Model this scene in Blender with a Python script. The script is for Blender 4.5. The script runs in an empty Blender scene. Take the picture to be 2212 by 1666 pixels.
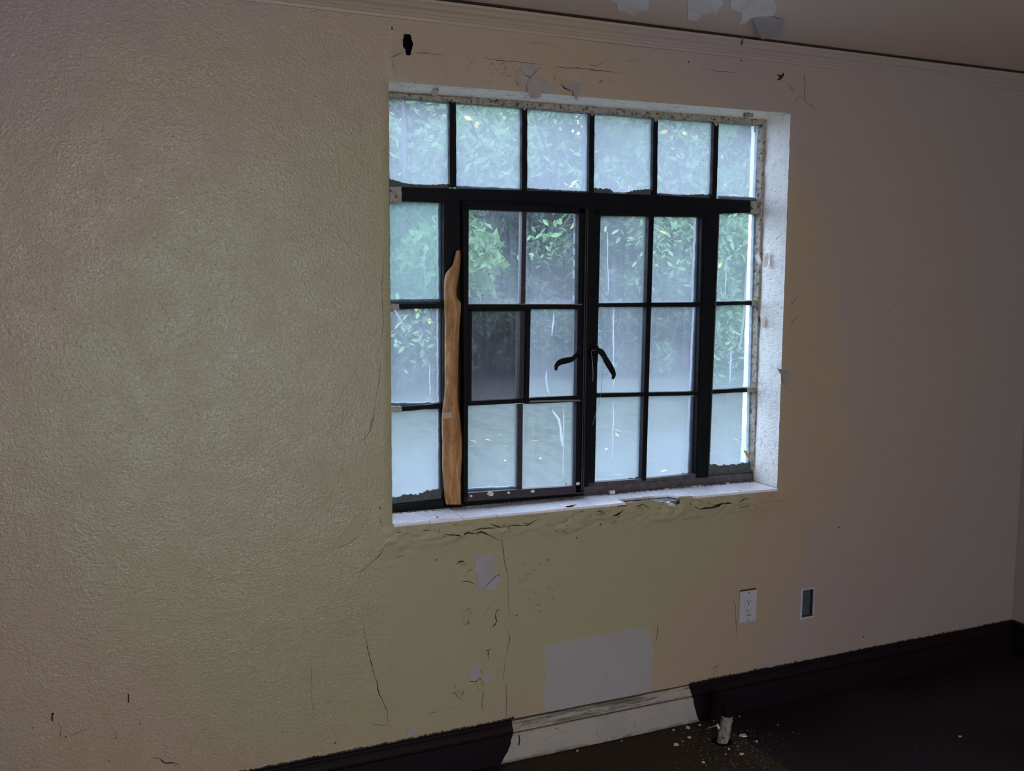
import bpy, math, random
import numpy as np
from mathutils import Vector, Matrix, noise

random.seed(7)
rng = np.random.default_rng(7)
SC = bpy.context.scene
COL = SC.collection

# ------------------------------------------------------------------ camera
F, YAW, PITCH, ROLL, D, ZC = 2148.4, 0.4276, -0.11317, 0.00556, 2.6515, 1.4912
CX, CY = 1106.0, 833.0
_cy, _sy, _cp, _sp = math.cos(YAW), math.sin(YAW), math.cos(PITCH), math.sin(PITCH)
FWD = Vector((_sy * _cp, _cy * _cp, _sp))
_r0 = Vector((_cy, -_sy, 0.0)); _u0 = _r0.cross(FWD)
RGT = _r0 * math.cos(ROLL) + _u0 * math.sin(ROLL)
UPV = -_r0 * math.sin(ROLL) + _u0 * math.cos(ROLL)
EYE = Vector((0.0, -D, ZC))
cam_data = bpy.data.cameras.new('camera')
cam = bpy.data.objects.new('camera', cam_data); COL.objects.link(cam)
cam_data.sensor_fit = 'HORIZONTAL'; cam_data.sensor_width = 36.0
cam_data.lens = F / 2212.0 * 36.0
cam_data.clip_start = 0.02; cam_data.clip_end = 500
m3 = Matrix((RGT, UPV, -FWD)).transposed()
cam.matrix_world = Matrix.Translation(EYE) @ m3.to_4x4()
SC.camera = cam

# ------------------------------------------------------------------ light, sky, exposure
SC.view_settings.view_transform = 'Standard'
SC.view_settings.look = 'None'
SC.view_settings.gamma = 1.0
SC.view_settings.exposure = 0.0
SC.view_settings.use_curve_mapping = False

world = bpy.data.worlds.new('overcast_sky'); SC.world = world; world.use_nodes = True
wn = world.node_tree.nodes; wl = world.node_tree.links
bg = wn['Background']; bg.inputs['Strength'].default_value = 9.6
_tc = wn.new('ShaderNodeTexCoord'); _ns = wn.new('ShaderNodeTexNoise')
_ns.inputs['Scale'].default_value = 1.6; _ns.inputs['Detail'].default_value = 3
_rp = wn.new('ShaderNodeValToRGB')
_rp.color_ramp.elements[0].position = 0.3; _rp.color_ramp.elements[0].color = (0.55, 0.71, 1.0, 1)
_rp.color_ramp.elements[1].position = 0.7; _rp.color_ramp.elements[1].color = (0.67, 0.80, 1.0, 1)
wl.new(_tc.outputs['Generated'], _ns.inputs['Vector']); wl.new(_ns.outputs['Fac'], _rp.inputs['Fac'])
wl.new(_rp.outputs['Color'], bg.inputs['Color'])

# daylight coming in through the opening in the wall behind the camera
al = bpy.data.lights.new('rear_window_daylight', 'AREA'); al.shape = 'RECTANGLE'
al.size = 1.15; al.size_y = 1.35; al.energy = 26.0; al.color = (1.0, 0.92, 0.81)
alo = bpy.data.objects.new('rear_window_daylight', al); COL.objects.link(alo)
alo.location = (0.74, -4.12, 1.02); alo.rotation_euler = (math.radians(90), 0, 0)

# ------------------------------------------------------------------ helpers
def ray(px, py):
    return RGT * ((px - CX) / F) + UPV * (-(py - CY) / F) + FWD
def U(px, py, Y=0.0):
    d = ray(px, py); return EYE + d * ((Y + D) / d.y)
def UZ(px, py, Z=0.0):
    d = ray(px, py); return EYE + d * ((Z - ZC) / d.z)
def UX(px, py, X):
    d = ray(px, py); return EYE + d * (X / d.x)

class MB:
    def __init__(s): s.v = []; s.f = []
    def add(s, vs, fs):
        n = len(s.v); s.v += [tuple(v) for v in vs]; s.f += [tuple(i + n for i in f) for f in fs]; return s
    def box(s, a, b):
        x0, y0, z0 = a; x1, y1, z1 = b
        return s.add([(x0,y0,z0),(x1,y0,z0),(x1,y1,z0),(x0,y1,z0),(x0,y0,z1),(x1,y0,z1),(x1,y1,z1),(x0,y1,z1)],
              [(0,3,2,1),(4,5,6,7),(0,1,5,4),(1,2,6,5),(2,3,7,6),(3,0,4,7)])
    def prism(s, pts, off):
        """pts: list of 3-D points (front face), off: vector to the back face"""
        n = len(pts); off = Vector(off)
        vs = [Vector(p) for p in pts] + [Vector(p) + off for p in pts]
        fs = [tuple(range(n)), tuple(range(2 * n - 1, n - 1, -1))]
        for i in range(n):
            j = (i + 1) % n; fs.append((i, i + n, j + n, j))
        return s.add(vs, fs)
    def px(s, pts, y0, y1, jag=0.0, seg=0):
        """polygon traced on the plane y=y0, extruded to y1"""
        p = [U(a, b, y0) for a, b in pts]
        if seg:
            q = []
            for i in range(len(p)):
                a, b = p[i], p[(i + 1) % len(p)]
                n = max(1, int((b - a).length / seg))
                for k in range(n):
                    t = k / n; c = a.lerp(b, t)
                    if k: c = c + Vector((random.uniform(-jag, jag), 0, random.uniform(-jag, jag)))
                    q.append(c)
            p = q
        return s.prism(p, (0, y1 - y0, 0))
    def tube(s, pts, rad, n=8, squash=None):
        """pts: 3-D polyline, rad: list of radii"""
        pts = [Vector(p) for p in pts]
        if not hasattr(rad, '__len__'): rad = [rad] * len(pts)
        base = len(s.v); m = len(pts)
        ref = Vector((0, 1, 0)) if abs((pts[-1] - pts[0]).normalized().y) < .9 else Vector((1, 0, 0))
        for i, p in enumerate(pts):
            t = (pts[min(i + 1, m - 1)] - pts[max(i - 1, 0)]).normalized()
            a = t.cross(ref).normalized(); b = a.cross(t).normalized()
            for k in range(n):
                g = 2 * math.pi * k / n
                s.v.append(tuple(p + a * math.cos(g) * rad[i] + b * math.sin(g) * rad[i] * (squash or 1)))
        for i in range(m - 1):
            for k in range(n):
                k2 = (k + 1) % n
                s.f.append((base + i * n + k, base + i * n + k2, base + (i + 1) * n + k2, base + (i + 1) * n + k))
        s.f.append(tuple(base + k for k in range(n))[::-1]); s.f.append(tuple(base + (m - 1) * n + k for k in range(n)))
        return s
    def build(s, name, mat, parent=None, smooth=False, bevel=0.0):
        me = bpy.data.meshes.new(name); me.from_pydata(s.v, [], s.f)
        me.validate(); me.update()
        if mat: me.materials.append(mat)
        o = bpy.data.objects.new(name, me); COL.objects.link(o)
        if smooth: me.polygons.foreach_set('use_smooth', [True] * len(me.polygons))
        if parent is not None:
            o.parent = parent
        if bevel:
            b = o.modifiers.new('bevel', 'BEVEL'); b.width = bevel; b.segments = 2; b.limit_method = 'ANGLE'
        return o

def tag(o, label=None, cat=None, group=None, kind=None):
    if label: o['label'] = label
    if cat: o['category'] = cat
    if group: o['group'] = group
    if kind: o['kind'] = kind
    return o
def empty(name, loc=(0, 0, 0)):
    o = bpy.data.objects.new(name, None); COL.objects.link(o); o.location = loc; o.empty_display_size = .05
    return o

class M:
    """tiny node builder"""
    def __init__(s, name):
        s.m = bpy.data.materials.new(name); s.m.use_nodes = True
        s.t = s.m.node_tree; s.n = s.t.nodes; s.b = s.n['Principled BSDF']; s.o = s.n['Material Output']
        s.tc = s.n.new('ShaderNodeTexCoord')
    def L(s, a, b): s.t.links.new(a, b)
    def _in(s, node, key, val):
        if val is None: return
        if hasattr(val, 'is_linked') or hasattr(val, 'links'): s.L(val, node.inputs[key])
        else: node.inputs[key].default_value = val
    @property
    def obj(s): return s.tc.outputs['Object']
    @property
    def gen(s): return s.tc.outputs['Generated']
    def mapping(s, vec, scale=(1,1,1), loc=(0,0,0), rot=(0,0,0)):
        n = s.n.new('ShaderNodeMapping'); s.L(vec, n.inputs[0]); n.inputs['Scale'].default_value = scale
        n.inputs['Location'].default_value = loc; n.inputs['Rotation'].default_value = rot; return n.outputs[0]
    def noise(s, scale, vec=None, detail=3, rough=.5, dist=0, lac=2):
        n = s.n.new('ShaderNodeTexNoise'); s.L(vec or s.obj, n.inputs['Vector'])
        n.inputs['Scale'].default_value = scale; n.inputs['Detail'].default_value = detail
        n.inputs['Roughness'].default_value = rough; n.inputs['Distortion'].default_value = dist
        return n.outputs['Fac']
    def voro(s, scale, vec=None, feature='F1', out='Distance', rnd=1):
        n = s.n.new('ShaderNodeTexVoronoi'); n.feature = feature; s.L(vec or s.obj, n.inputs['Vector'])
        n.inputs['Scale'].default_value = scale; n.inputs['Randomness'].default_value = rnd
        return n.outputs[out]
    def math(s, op, a, b=None, c=None, clamp=False):
        n = s.n.new('ShaderNodeMath'); n.operation = op; n.use_clamp = clamp
        s._in(n, 0, a); s._in(n, 1, b); s._in(n, 2, c); return n.outputs[0]
    def mr(s, v, a, b, c=0., d=1., smooth=True):
        n = s.n.new('ShaderNodeMapRange'); n.interpolation_type = 'SMOOTHSTEP' if smooth else 'LINEAR'
        s._in(n, 0, v); s._in(n, 1, a); s._in(n, 2, b); s._in(n, 3, c); s._in(n, 4, d); return n.outputs[0]
    def ramp(s, v, stops, interp='LINEAR'):
        n = s.n.new('ShaderNodeValToRGB'); s.L(v, n.inputs[0]); cr = n.color_ramp; cr.interpolation = interp
        while len(cr.elements) < len(stops): cr.elements.new(.5)
        for e, (p, c) in zip(cr.elements, stops):
            e.position = p; e.color = (*c, 1) if len(c) == 3 else c
        return n.outputs[0]
    def mix(s, f, a, b, blend='MIX'):
        n = s.n.new('ShaderNodeMix'); n.data_type = 'RGBA'; n.blend_type = blend
        s._in(n, 0, f)
        for k, v in ((6, a), (7, b)):
            if isinstance(v, tuple): n.inputs[k].default_value = (*v, 1) if len(v) == 3 else v
            else: s.L(v, n.inputs[k])
        return n.outputs[2]
    def xyz(s, vec=None):
        n = s.n.new('ShaderNodeSeparateXYZ'); s.L(vec or s.obj, n.inputs[0]); return n.outputs
    def bump(s, h, strength=.5, dist=.002, normal=None):
        n = s.n.new('ShaderNodeBump'); s._in(n, 'Strength', strength); n.inputs['Distance'].default_value = dist
        s.L(h, n.inputs['Height'])
        if normal is not None: s.L(normal, n.inputs['Normal'])
        return n.outputs[0]
    def attr(s, name):
        n = s.n.new('ShaderNodeAttribute'); n.attribute_type = 'OBJECT'; n.attribute_name = name; return n.outputs['Fac']
    def set(s, col=None, rough=None, normal=None, metal=None, spec=None):
        if col is not None:
            if isinstance(col, tuple): s.b.inputs['Base Color'].default_value = (*col, 1)
            else: s.L(col, s.b.inputs['Base Color'])
        s._in(s.b, 'Roughness', rough)
        if normal is not None: s.L(normal, s.b.inputs['Normal'])
        if metal is not None: s.b.inputs['Metallic'].default_value = metal
        s._in(s.b, 'Specular IOR Level', spec)
        return s.m

# ------------------------------------------------------------------ materials
def wall_paint_nodes(w, ceiling=False):
    x, y, z = w.xyz()
    n1 = w.noise(1.3, detail=4, rough=.6); n2 = w.noise(9, detail=3, rough=.6)
    if not ceiling:
        dx = w.math('DIVIDE', w.math('SUBTRACT', x, 1.05), 1.15)
        dz = w.math('DIVIDE', w.math('SUBTRACT', z, 1.02), 1.0)
        r = w.math('SQRT', w.math('ADD', w.math('MULTIPLY', dx, dx), w.math('MULTIPLY', dz, dz)))
    else:
        r = w.math('ADD', w.math('MULTIPLY', x, .1), .95)
    r = w.math('ADD', r, w.math('MULTIPLY', w.math('SUBTRACT', n1, .5), .55))
    r = w.math('ADD', r, w.math('MULTIPLY', w.math('SUBTRACT', n2, .5), .22))
    c = w.ramp(w.math('MULTIPLY', r, .5), [(0.0, OLIVE), (.44, OLIVE), (.50, TAN), (.60, TAN), (.68, MAUVE), (1.0, GREYM)])
    fine = w.noise(60, detail=2)
    c = w.mix(w.mr(fine, .3, .7, 0, .10), c, (.40, .34, .24))
    return c, (x, y, z), n2
OLIVE = (.355, .305, .160); TAN = (.385, .278, .172); MAUVE = (.355, .262, .225); GREYM = (.335, .268, .234)

w = M('painted_plaster')
c, (x, y, z), n2 = wall_paint_nodes(w)
# worm-like roller texture, strongest on the left of the window, flattened on the repaired right part
vv = w.mapping(w.obj, (1, 0.02, 1))
worm = w.noise(120, vv, detail=3, rough=.6, dist=.7)
worm2 = w.voro(150, vv, 'SMOOTH_F1')
left = w.mr(x, .75, .95, 1.0, .45)
h = w.math('ADD', w.math('ADD', worm, w.math('MULTIPLY', worm2, .4)), w.math('MULTIPLY', w.noise(260, vv, detail=1), .35))
h = w.math('MULTIPLY', h, left)
h = w.math('ADD', h, w.math('MULTIPLY', w.noise(14, vv, detail=4), .9))
# pale rectangular patch above the cream skirting
pa, pb, pc = U(1168, 1470), U(1405, 1450), U(1180, 1392)
wob = w.math('MULTIPLY', w.math('SUBTRACT', n2, .5), .05)
xx = w.math('ADD', x, wob); zz = w.math('ADD', z, wob)
pm = w.math('MULTIPLY', w.mr(xx, pa.x, pa.x + .03), w.mr(xx, pb.x - .005, pb.x + .01, 1, 0))
pm = w.math('MULTIPLY', pm, w.mr(zz, pc.z - .015, pc.z + .008, 1, 0))
c = w.mix(pm, c, (.36, .318, .295))
# black skirting paint that strayed onto the wall
lim = w.math('ADD', .1335, w.math('MULTIPLY', w.math('SUBTRACT', w.noise(85, w.mapping(w.obj, (1, .1, .5)), detail=4, rough=.75), .5), .026))
xl, xr_ = U(1112, 1552).x, U(1490, 1474).x
out_ = w.math('ADD', w.math('LESS_THAN', x, xl), w.math('GREATER_THAN', x, xr_), clamp=True)
blk = w.math('MULTIPLY', w.math('LESS_THAN', z, lim), out_)
c = w.mix(blk, c, (.012, .006, .008))
# mildew in the low right corner and fine dark specks
sp = w.math('GREATER_THAN', w.noise(70, detail=2, rough=.5), .735)
c = w.mix(w.math('MULTIPLY', sp, .55), c, (.10, .085, .06))
rough = w.math('ADD', w.mr(n2, .3, .7, .30, .42), w.mr(x, .75, .95, 0, .25))
w.set(c, rough, w.bump(h, .72, .0024), spec=.6)
WALL = w.m

w = M('ceiling_paint'); c, _, n2 = wall_paint_nodes(w, True)
c = w.mix(.65, c, (.74, .57, .49)); w.set(c, .6, w.bump(w.noise(80, detail=3), .4, .002)); CEIL = w.m
w = M('crown_paint'); c, _, n2 = wall_paint_nodes(w)
w.set(w.mix(.15, c, (.45, .37, .33)), .5, w.bump(w.noise(80, w.mapping(w.obj, (.2, 1, 1)), detail=3), .4, .002)); CROWN = w.m

w = M('bare_plaster')
w.set(w.ramp(w.noise(18, detail=4), [(.3, (.33, .295, .29)), (.7, (.38, .34, .335))]), .8, w.bump(w.noise(120), .25, .001)); BARE = w.m
w = M('bare_ceiling_plaster')
w.set(w.ramp(w.noise(9, detail=5, dist=.6), [(.3, (.62, .56, .50)), (.7, (.84, .76, .76))]), .85, w.bump(w.noise(60), .3, .002)); BAREC = w.m
w = M('peeled_paint'); w.set(w.ramp(w.noise(25), [(.3, (.33, .285, .155)), (.7, (.37, .32, .18))]), .45, w.bump(w.noise(90), .3, .001)); FLAKE = w.m
w = M('peeled_paint_mauve'); w.set(w.ramp(w.noise(25), [(.3, (.30, .25, .22)), (.7, (.36, .30, .27))]), .5, w.bump(w.noise(90), .3, .001)); FLAKEM = w.m
w = M('crack_shadow_gap'); w.set((.035, .027, .017), 1.0, spec=.0); GAP = w.m
w = M('crack_faint_gap'); w.set((.13, .108, .072), 1.0, spec=.0); GAPF = w.m
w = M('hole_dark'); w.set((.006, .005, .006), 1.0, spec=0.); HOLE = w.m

w = M('jamb_white_paint')
n = w.noise(30, detail=5, rough=.65, dist=.5)
cr = w.voro(34, w.mapping(w.obj, (1, 1, .8)), 'DISTANCE_TO_EDGE')
crk = w.math('MULTIPLY', w.math('LESS_THAN', cr, .022), w.math('GREATER_THAN', w.noise(7), .56))
c = w.ramp(n, [(.25, (.66, .60, .54)), (.42, (.90, .85, .80)), (.8, (.94, .90, .86))])
c = w.mix(w.math('MULTIPLY', crk, .5), c, (.30, .26, .22))
sp = w.math('GREATER_THAN', w.noise(110, detail=3, rough=.7), .66)
c = w.mix(w.math('MULTIPLY', sp, .8), c, (.16, .13, .09))
w.set(c, .5, w.bump(w.math('ADD', n, w.math('MULTIPLY', w.noise(90, w.mapping(w.obj, (1, 1, 1.8)), detail=4), .7)), .9, .005)); JAMB = w.m

w = M('soffit_cream_paint')
n = w.noise(22, detail=5, rough=.7)
c = w.ramp(n, [(.30, (.52, .42, .28)), (.42, (.88, .78, .62)), (.8, (.94, .86, .74))])
sp = w.math('GREATER_THAN', w.noise(80, detail=3, rough=.75), .63)
c = w.mix(w.math('MULTIPLY', sp, .8), c, (.12, .10, .07))
w.set(c, .55, w.bump(n, .6, .004)); SOFF = w.m

w = M('black_window_steel')
n = w.noise(40, detail=4, rough=.6)
w.set(w.ramp(n, [(.3, (.003, .003, .0035)), (.75, (.008, .008, .009)), (.95, (.02, .02, .02))]), w.mr(n, .3, .7, .5, .7), w.bump(w.noise(160), .3, .0006), spec=.12); STEEL = w.m
w = M('worn_steel_brown')
n = w.noise(45, detail=5, rough=.7)
w.set(w.ramp(n, [(.35, (.035, .026, .026)), (.55, (.075, .060, .058)), (.8, (.13, .115, .11))]), .6, w.bump(n, .5, .002)); WORN = w.m
w = M('dark_red_primer_steel')
n = w.noise(60, detail=4, rough=.7)
w.set(w.ramp(n, [(.35, (.010, .006, .007)), (.6, (.028, .014, .015)), (.8, (.06, .035, .03))]), .55, w.bump(n, .4, .001)); PRIM = w.m
w = M('alu_track'); w.set((.30, .27, .26), .35, metal=.6); ALU = w.m
w = M('beige_chipped_paint')
n = w.noise(55, detail=5, rough=.8)
w.set(w.ramp(n, [(.40, (.03, .025, .02)), (.47, (.30, .25, .19)), (.8, (.42, .37, .31))]), .7, w.bump(n, .8, .003)); BEIGE = w.m
w = M('window_putty')
n = w.noise(50, w.mapping(w.obj, (1, 1, .3)), detail=4, rough=.6)
w.set(w.ramp(n, [(.3, (.13, .13, .17)), (.7, (.22, .22, .29))]), .7, w.bump(n, .5, .002)); PUTTY = w.m
w = M('glass_grime_moss')
n = w.noise(60, detail=5, rough=.7)
w.set(w.ramp(n, [(.3, (.05, .055, .05)), (.6, (.10, .105, .10)), (.8, (.20, .205, .205))]), .9, w.bump(n, .8, .003)); MOSS = w.m

# dirty window glass: clear glass where clean, a light-scattering dust film where dirty
w = M('dirty_glass')
hz, hb, gr, dk = w.attr('haze'), w.attr('bottom_film'), w.attr('green_film'), w.attr('screen')
gx, gy, gz = w.xyz(w.gen)
st = w.noise(1, w.mapping(w.obj, (95, 95, 2.6)), detail=4, rough=.65)
st2 = w.noise(1, w.mapping(w.obj, (330, 330, 5)), detail=2, rough=.6)
bl = w.noise(5.5, detail=4, rough=.55)
spk = w.math('GREATER_THAN', w.noise(210, detail=1), .765)
edge = w.math('MINIMUM', w.math('MINIMUM', gx, w.math('SUBTRACT', 1, gx)), w.math('MINIMUM', gz, w.math('SUBTRACT', 1, gz)))
edge = w.math('ADD', edge, w.math('MULTIPLY', w.math('SUBTRACT', bl, .5), .10))
f = w.math('ADD', hz, w.math('MULTIPLY', w.math('SUBTRACT', st, .5), .30))
f = w.math('ADD', f, w.math('MULTIPLY', w.math('SUBTRACT', st2, .5), .16))
f = w.math('ADD', f, w.math('MULTIPLY', w.math('SUBTRACT', bl, .5), .42))
f = w.math('ADD', f, w.mr(edge, .0, .075, .30, 0))
f = w.math('ADD', f, w.math('MULTIPLY', w.mr(w.math('ADD', gz, w.math('MULTIPLY', w.math('SUBTRACT', bl, .5), .4)), .0, .75, 1, 0), hb))
f = w.math('ADD', f, w.math('MULTIPLY', spk, .25))
f = w.math('MULTIPLY', .41, w.math('SUBTRACT', 1.0, w.math('POWER', 2.718, w.math('MULTIPLY', w.math('MAXIMUM', f, .05), -2.0))))
tr = w.n.new('ShaderNodeBsdfTransparent')
w.L(w.mix(dk, (.93, .97, .98), (.52, .50, .52)), tr.inputs[0])
tl = w.n.new('ShaderNodeBsdfTranslucent')
filmc = w.mix(gr, (.335, .355, .385), (.25, .325, .31))
filmc = w.mix(dk, filmc, (.16, .145, .15))
w.L(filmc, tl.inputs[0])
df = w.n.new('ShaderNodeBsdfDiffuse'); w.L(filmc, df.inputs[0])
m1 = w.n.new('ShaderNodeMixShader'); m1.inputs[0].default_value = .14; w.L(tl.outputs[0], m1.inputs[1]); w.L(df.outputs[0], m1.inputs[2])
m2 = w.n.new('ShaderNodeMixShader'); w.L(f, m2.inputs[0]); w.L(tr.outputs[0], m2.inputs[1]); w.L(m1.outputs[0], m2.inputs[2])
gl = w.n.new('ShaderNodeBsdfGlossy'); gl.inputs['Roughness'].default_value = .12
m3s = w.n.new('ShaderNodeMixShader'); m3s.inputs[0].default_value = .035
w.L(m2.outputs[0], m3s.inputs[1]); w.L(gl.outputs[0], m3s.inputs[2]); w.L(m3s.outputs[0], w.o.inputs['Surface'])
GLASS = w.m

w = M('white_drip_and_bright_strip'); w.set((.74, .75, .78), .7)
tl = w.n.new('ShaderNodeBsdfTranslucent'); tl.inputs[0].default_value = (.72, .74, .78, 1)
mx = w.n.new('ShaderNodeMixShader'); mx.inputs[0].default_value = .75
w.L(w.b.outputs[0], mx.inputs[1]); w.L(tl.outputs[0], mx.inputs[2]); w.L(mx.outputs[0], w.o.inputs['Surface']); DRIP_STRIP = w.m

w = M('brown_paper')
n = w.noise(1, w.mapping(w.obj, (30, 30, 9)), detail=5, rough=.65, dist=.5)
crz = w.voro(1, w.mapping(w.obj, (30, 30, 11), rot=(0, .5, 0)), 'DISTANCE_TO_EDGE')
crs = w.mr(crz, 0, .10)
c = w.ramp(n, [(.30, (.48, .23, .08)), (.5, (.68, .36, .14)), (.7, (.84, .52, .25))])
c = w.mix(w.mr(crs, 0, 1, .18, 0), c, (.30, .13, .045))
tape = w.mr(w.xyz()[2], *(lambda a, b: (a, b))(1.043, 1.046))
w.set(c, .5, w.bump(w.math('ADD', crz, w.math('MULTIPLY', n, .6)), 1.0, .010))
tl = w.n.new('ShaderNodeBsdfTranslucent'); w.L(c, tl.inputs[0]); mx = w.n.new('ShaderNodeMixShader'); mx.inputs[0].default_value = .42
w.L(w.b.outputs[0], mx.inputs[1]); w.L(tl.outputs[0], mx.inputs[2]); w.L(mx.outputs[0], w.o.inputs['Surface']); PAPER = w.m
w = M('paper_tape'); w.set((.42, .36, .26), .4); TAPE = w.m

w = M('white_glazed_tile')
n = w.noise(26, w.mapping(w.obj, (1, 2.4, 1)), detail=5, rough=.7)
sp = w.math('GREATER_THAN', w.noise(110, w.mapping(w.obj, (1, .5, 1)), detail=4, rough=.75), .655)
c = w.ramp(n, [(.22, (.60, .55, .56)), (.34, (.88, .81, .84)), (.8, (.93, .86, .88))])
c = w.mix(w.math('MULTIPLY', sp, .6), c, (.20, .17, .18))
w.set(c, w.mr(n, .25, .5, .45, .16), spec=.6); TILE = w.m
w = M('tile_mortar'); n = w.noise(60, detail=5, rough=.7)
w.set(w.ramp(n, [(.35, (.06, .06, .065)), (.5, (.30, .29, .31)), (.75, (.52, .50, .55))]), .95, w.bump(n, 1, .005)); MORT = w.m
w = M('white_plaster_crumb'); w.set(w.ramp(w.noise(80), [(.3, (.55, .52, .48)), (.7, (.78, .76, .72))]), .9, w.bump(w.noise(150), .8, .003)); CRUMB = w.m
w = M('cement_render_grey'); n = w.noise(40, detail=5)
w.set(w.ramp(n, [(.3, (.10, .10, .095)), (.7, (.20, .20, .185))]), .95, w.bump(n, .8, .004)); CEMENT = w.m

# skirting: cream where left bare, thick black paint with hand-cut edges elsewhere
w = M('skirting_paint')
x, y, z = w.xyz()
A0, A1 = U(1111, 1560, -.02), U(1088, 1640, -.02)
B0, B1 = U(1491, 1478, -.02), U(1508, 1553, -.02)
wz = w.math('MULTIPLY', w.math('SUBTRACT', w.noise(28, w.mapping(w.obj, (.3, 1, 1)), detail=4, rough=.6), .5), .018)
def edge_x(P, Q, bulge):
    t = w.math('DIVIDE', w.math('SUBTRACT', z, Q.z), P.z - Q.z)
    e = w.math('ADD', Q.x, w.math('MULTIPLY', t, P.x - Q.x))
    b = w.math('MULTIPLY', w.math('MULTIPLY', t, w.math('SUBTRACT', 1, t)), bulge)
    return w.math('ADD', w.math('ADD', e, b), wz)
inside = w.math('MULTIPLY', w.math('GREATER_THAN', x, edge_x(A0, A1, .03)), w.math('LESS_THAN', x, edge_x(B0, B1, -.02)))
n = w.noise(35, w.mapping(w.obj, (.5, 1, 1)), detail=4, rough=.65)
cream = w.ramp(w.noise(9, detail=4), [(.35, (.35, .315, .28)), (.6, (.41, .35, .285)), (.8, (.39, .36, .33))])
mil = w.math('MULTIPLY', w.mr(z, .088, .105), w.mr(w.noise(1, w.mapping(w.obj, (7, 30, 60)), detail=5, rough=.7), .42, .62))
cream = w.mix(w.math('MULTIPLY', mil, .85), cream, (.09, .075, .045))
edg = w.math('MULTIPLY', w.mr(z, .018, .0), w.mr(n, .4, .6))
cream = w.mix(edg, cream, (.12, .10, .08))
fc = w.math('MULTIPLY', w.math('LESS_THAN', w.voro(16, w.mapping(w.obj, (1, 1, 3)), 'DISTANCE_TO_EDGE'), .012), w.math('GREATER_THAN', n, .56))
cream = w.mix(fc, cream, (.16, .13, .10))
ln = w.math('ADD', w.math('GREATER_THAN', z, .1268), w.math('MULTIPLY', w.math('LESS_THAN', z, .0962), w.math('GREATER_THAN', z, .0918)))
cream = w.mix(w.math('MULTIPLY', ln, .85), cream, (.05, .04, .028))
w.set(w.mix(inside, (.010, .0045, .0065), cream), w.mr(inside, 0, 1, .62, .55), w.bump(n, .5, .002), spec=.12)
SKIRT = w.m

w = M('old_dark_floor')
x, y, z = w.xyz()
n1 = w.noise(2.2, detail=5, rough=.6); n2 = w.noise(120, detail=2, rough=.6)
c = w.ramp(n1, [(.35, (.014, .009, .009)), (.55, (.022, .014, .017)), (.75, (.030, .019, .024))])
# bare brown stretch of the floor below the cream skirting
gp, gq = UZ(1180, 1660), UZ(1490, 1570)
wob = w.math('MULTIPLY', w.math('SUBTRACT', w.noise(6, detail=4), .5), .22)
xx = w.math('ADD', x, wob)
br = w.math('MULTIPLY', w.mr(xx, 1.12, 1.22), w.mr(xx, gq.x + .0, gq.x + .12, 1, 0))
c = w.mix(w.math('MULTIPLY', br, .75), c, (.045, .032, .016))
st = w.math('MULTIPLY', w.mr(x, gq.x + .03, gq.x + .05), w.mr(x, gq.x + .10, gq.x + .12, 1, 0))
c = w.mix(w.math('MULTIPLY', st, .7), c, (.055, .042, .022))
dust = w.math('MULTIPLY', w.math('GREATER_THAN', n2, .63), w.mr(n1, .4, .6))
c = w.mix(w.math('MULTIPLY', dust, .45), c, (.10, .08, .09))
w.set(c, w.mr(n1, .3, .7, .5, .75), w.bump(n2, .3, .001), spec=.12); FLOOR = w.m

w = M('white_plastic'); w.set((.48, .43, .46), .35); PLAST = w.m
w = M('slot_black'); w.set((.01, .008, .01), .8); SLOT = w.m
w = M('box_grey_metal'); n = w.noise(30); w.set(w.ramp(n, [(.3, (.045, .050, .058)), (.7, (.075, .085, .10))]), .55); BOXM = w.m
w = M('box_side_brown'); w.set((.04, .022, .024), .7); BOXS = w.m
w = M('flaking_pipe_lagging')
n = w.noise(55, detail=5, rough=.75, dist=.6)
w.set(w.ramp(n, [(.36, (.04, .03, .03)), (.48, (.26, .23, .18)), (.75, (.42, .38, .33))]), .9, w.bump(n, 1, .006)); LAG = w.m
w = M('black_paint_and_dark_patch'); w.set((.006, .004, .005), .7, spec=.1); PBLK = w.m
w = M('silver_grey_wire'); w.set((.32, .29, .27), .4); WIRE = w.m

def leaf_mat(name, a, b):
    w = M(name); oi = w.n.new('ShaderNodeObjectInfo')
    n = w.noise(3.1, detail=5, rough=.8)
    c = w.ramp(n, [(.3, a), (.7, b)]); w.set(c, .45)
    tl = w.n.new('ShaderNodeBsdfTranslucent'); w.L(c, tl.inputs[0]); mx = w.n.new('ShaderNodeMixShader'); mx.inputs[0].default_value = .4
    w.L(w.b.outputs[0], mx.inputs[1]); w.L(tl.outputs[0], mx.inputs[2]); w.L(mx.outputs[0], w.o.inputs['Surface'])
    return w.m
LEAFD = leaf_mat('dark_green_leaves', (.016, .034, .022), (.045, .085, .04))
LEAFM = leaf_mat('mid_green_leaves', (.028, .06, .028), (.085, .15, .06))
LEAFL = leaf_mat('light_green_leaves', (.06, .14, .05), (.18, .30, .11))
LEAFY = leaf_mat('yellow_leaf', (.6, .42, .06), (.75, .55, .1))
w = M('bark'); n = w.noise(20, w.mapping(w.obj, (3, 3, .4)), detail=4)
w.set(w.ramp(n, [(.3, (.04, .032, .027)), (.7, (.12, .10, .085))]), .9, w.bump(n, .8, .02)); BARK = w.m
w = M('lawn_ground')
n = w.noise(1.1, detail=6, rough=.65); g = w.noise(30, detail=4, rough=.7)
c = None
gg = w.mr(w.noise(11, w.mapping(w.obj, (1, .30, 1)), detail=6, rough=.8), .36, .64)
far = w.mr(w.math('ADD', w.xyz()[1], w.math('MULTIPLY', w.math('SUBTRACT', n, .5), 5)), 9.4, 10.6)
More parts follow.
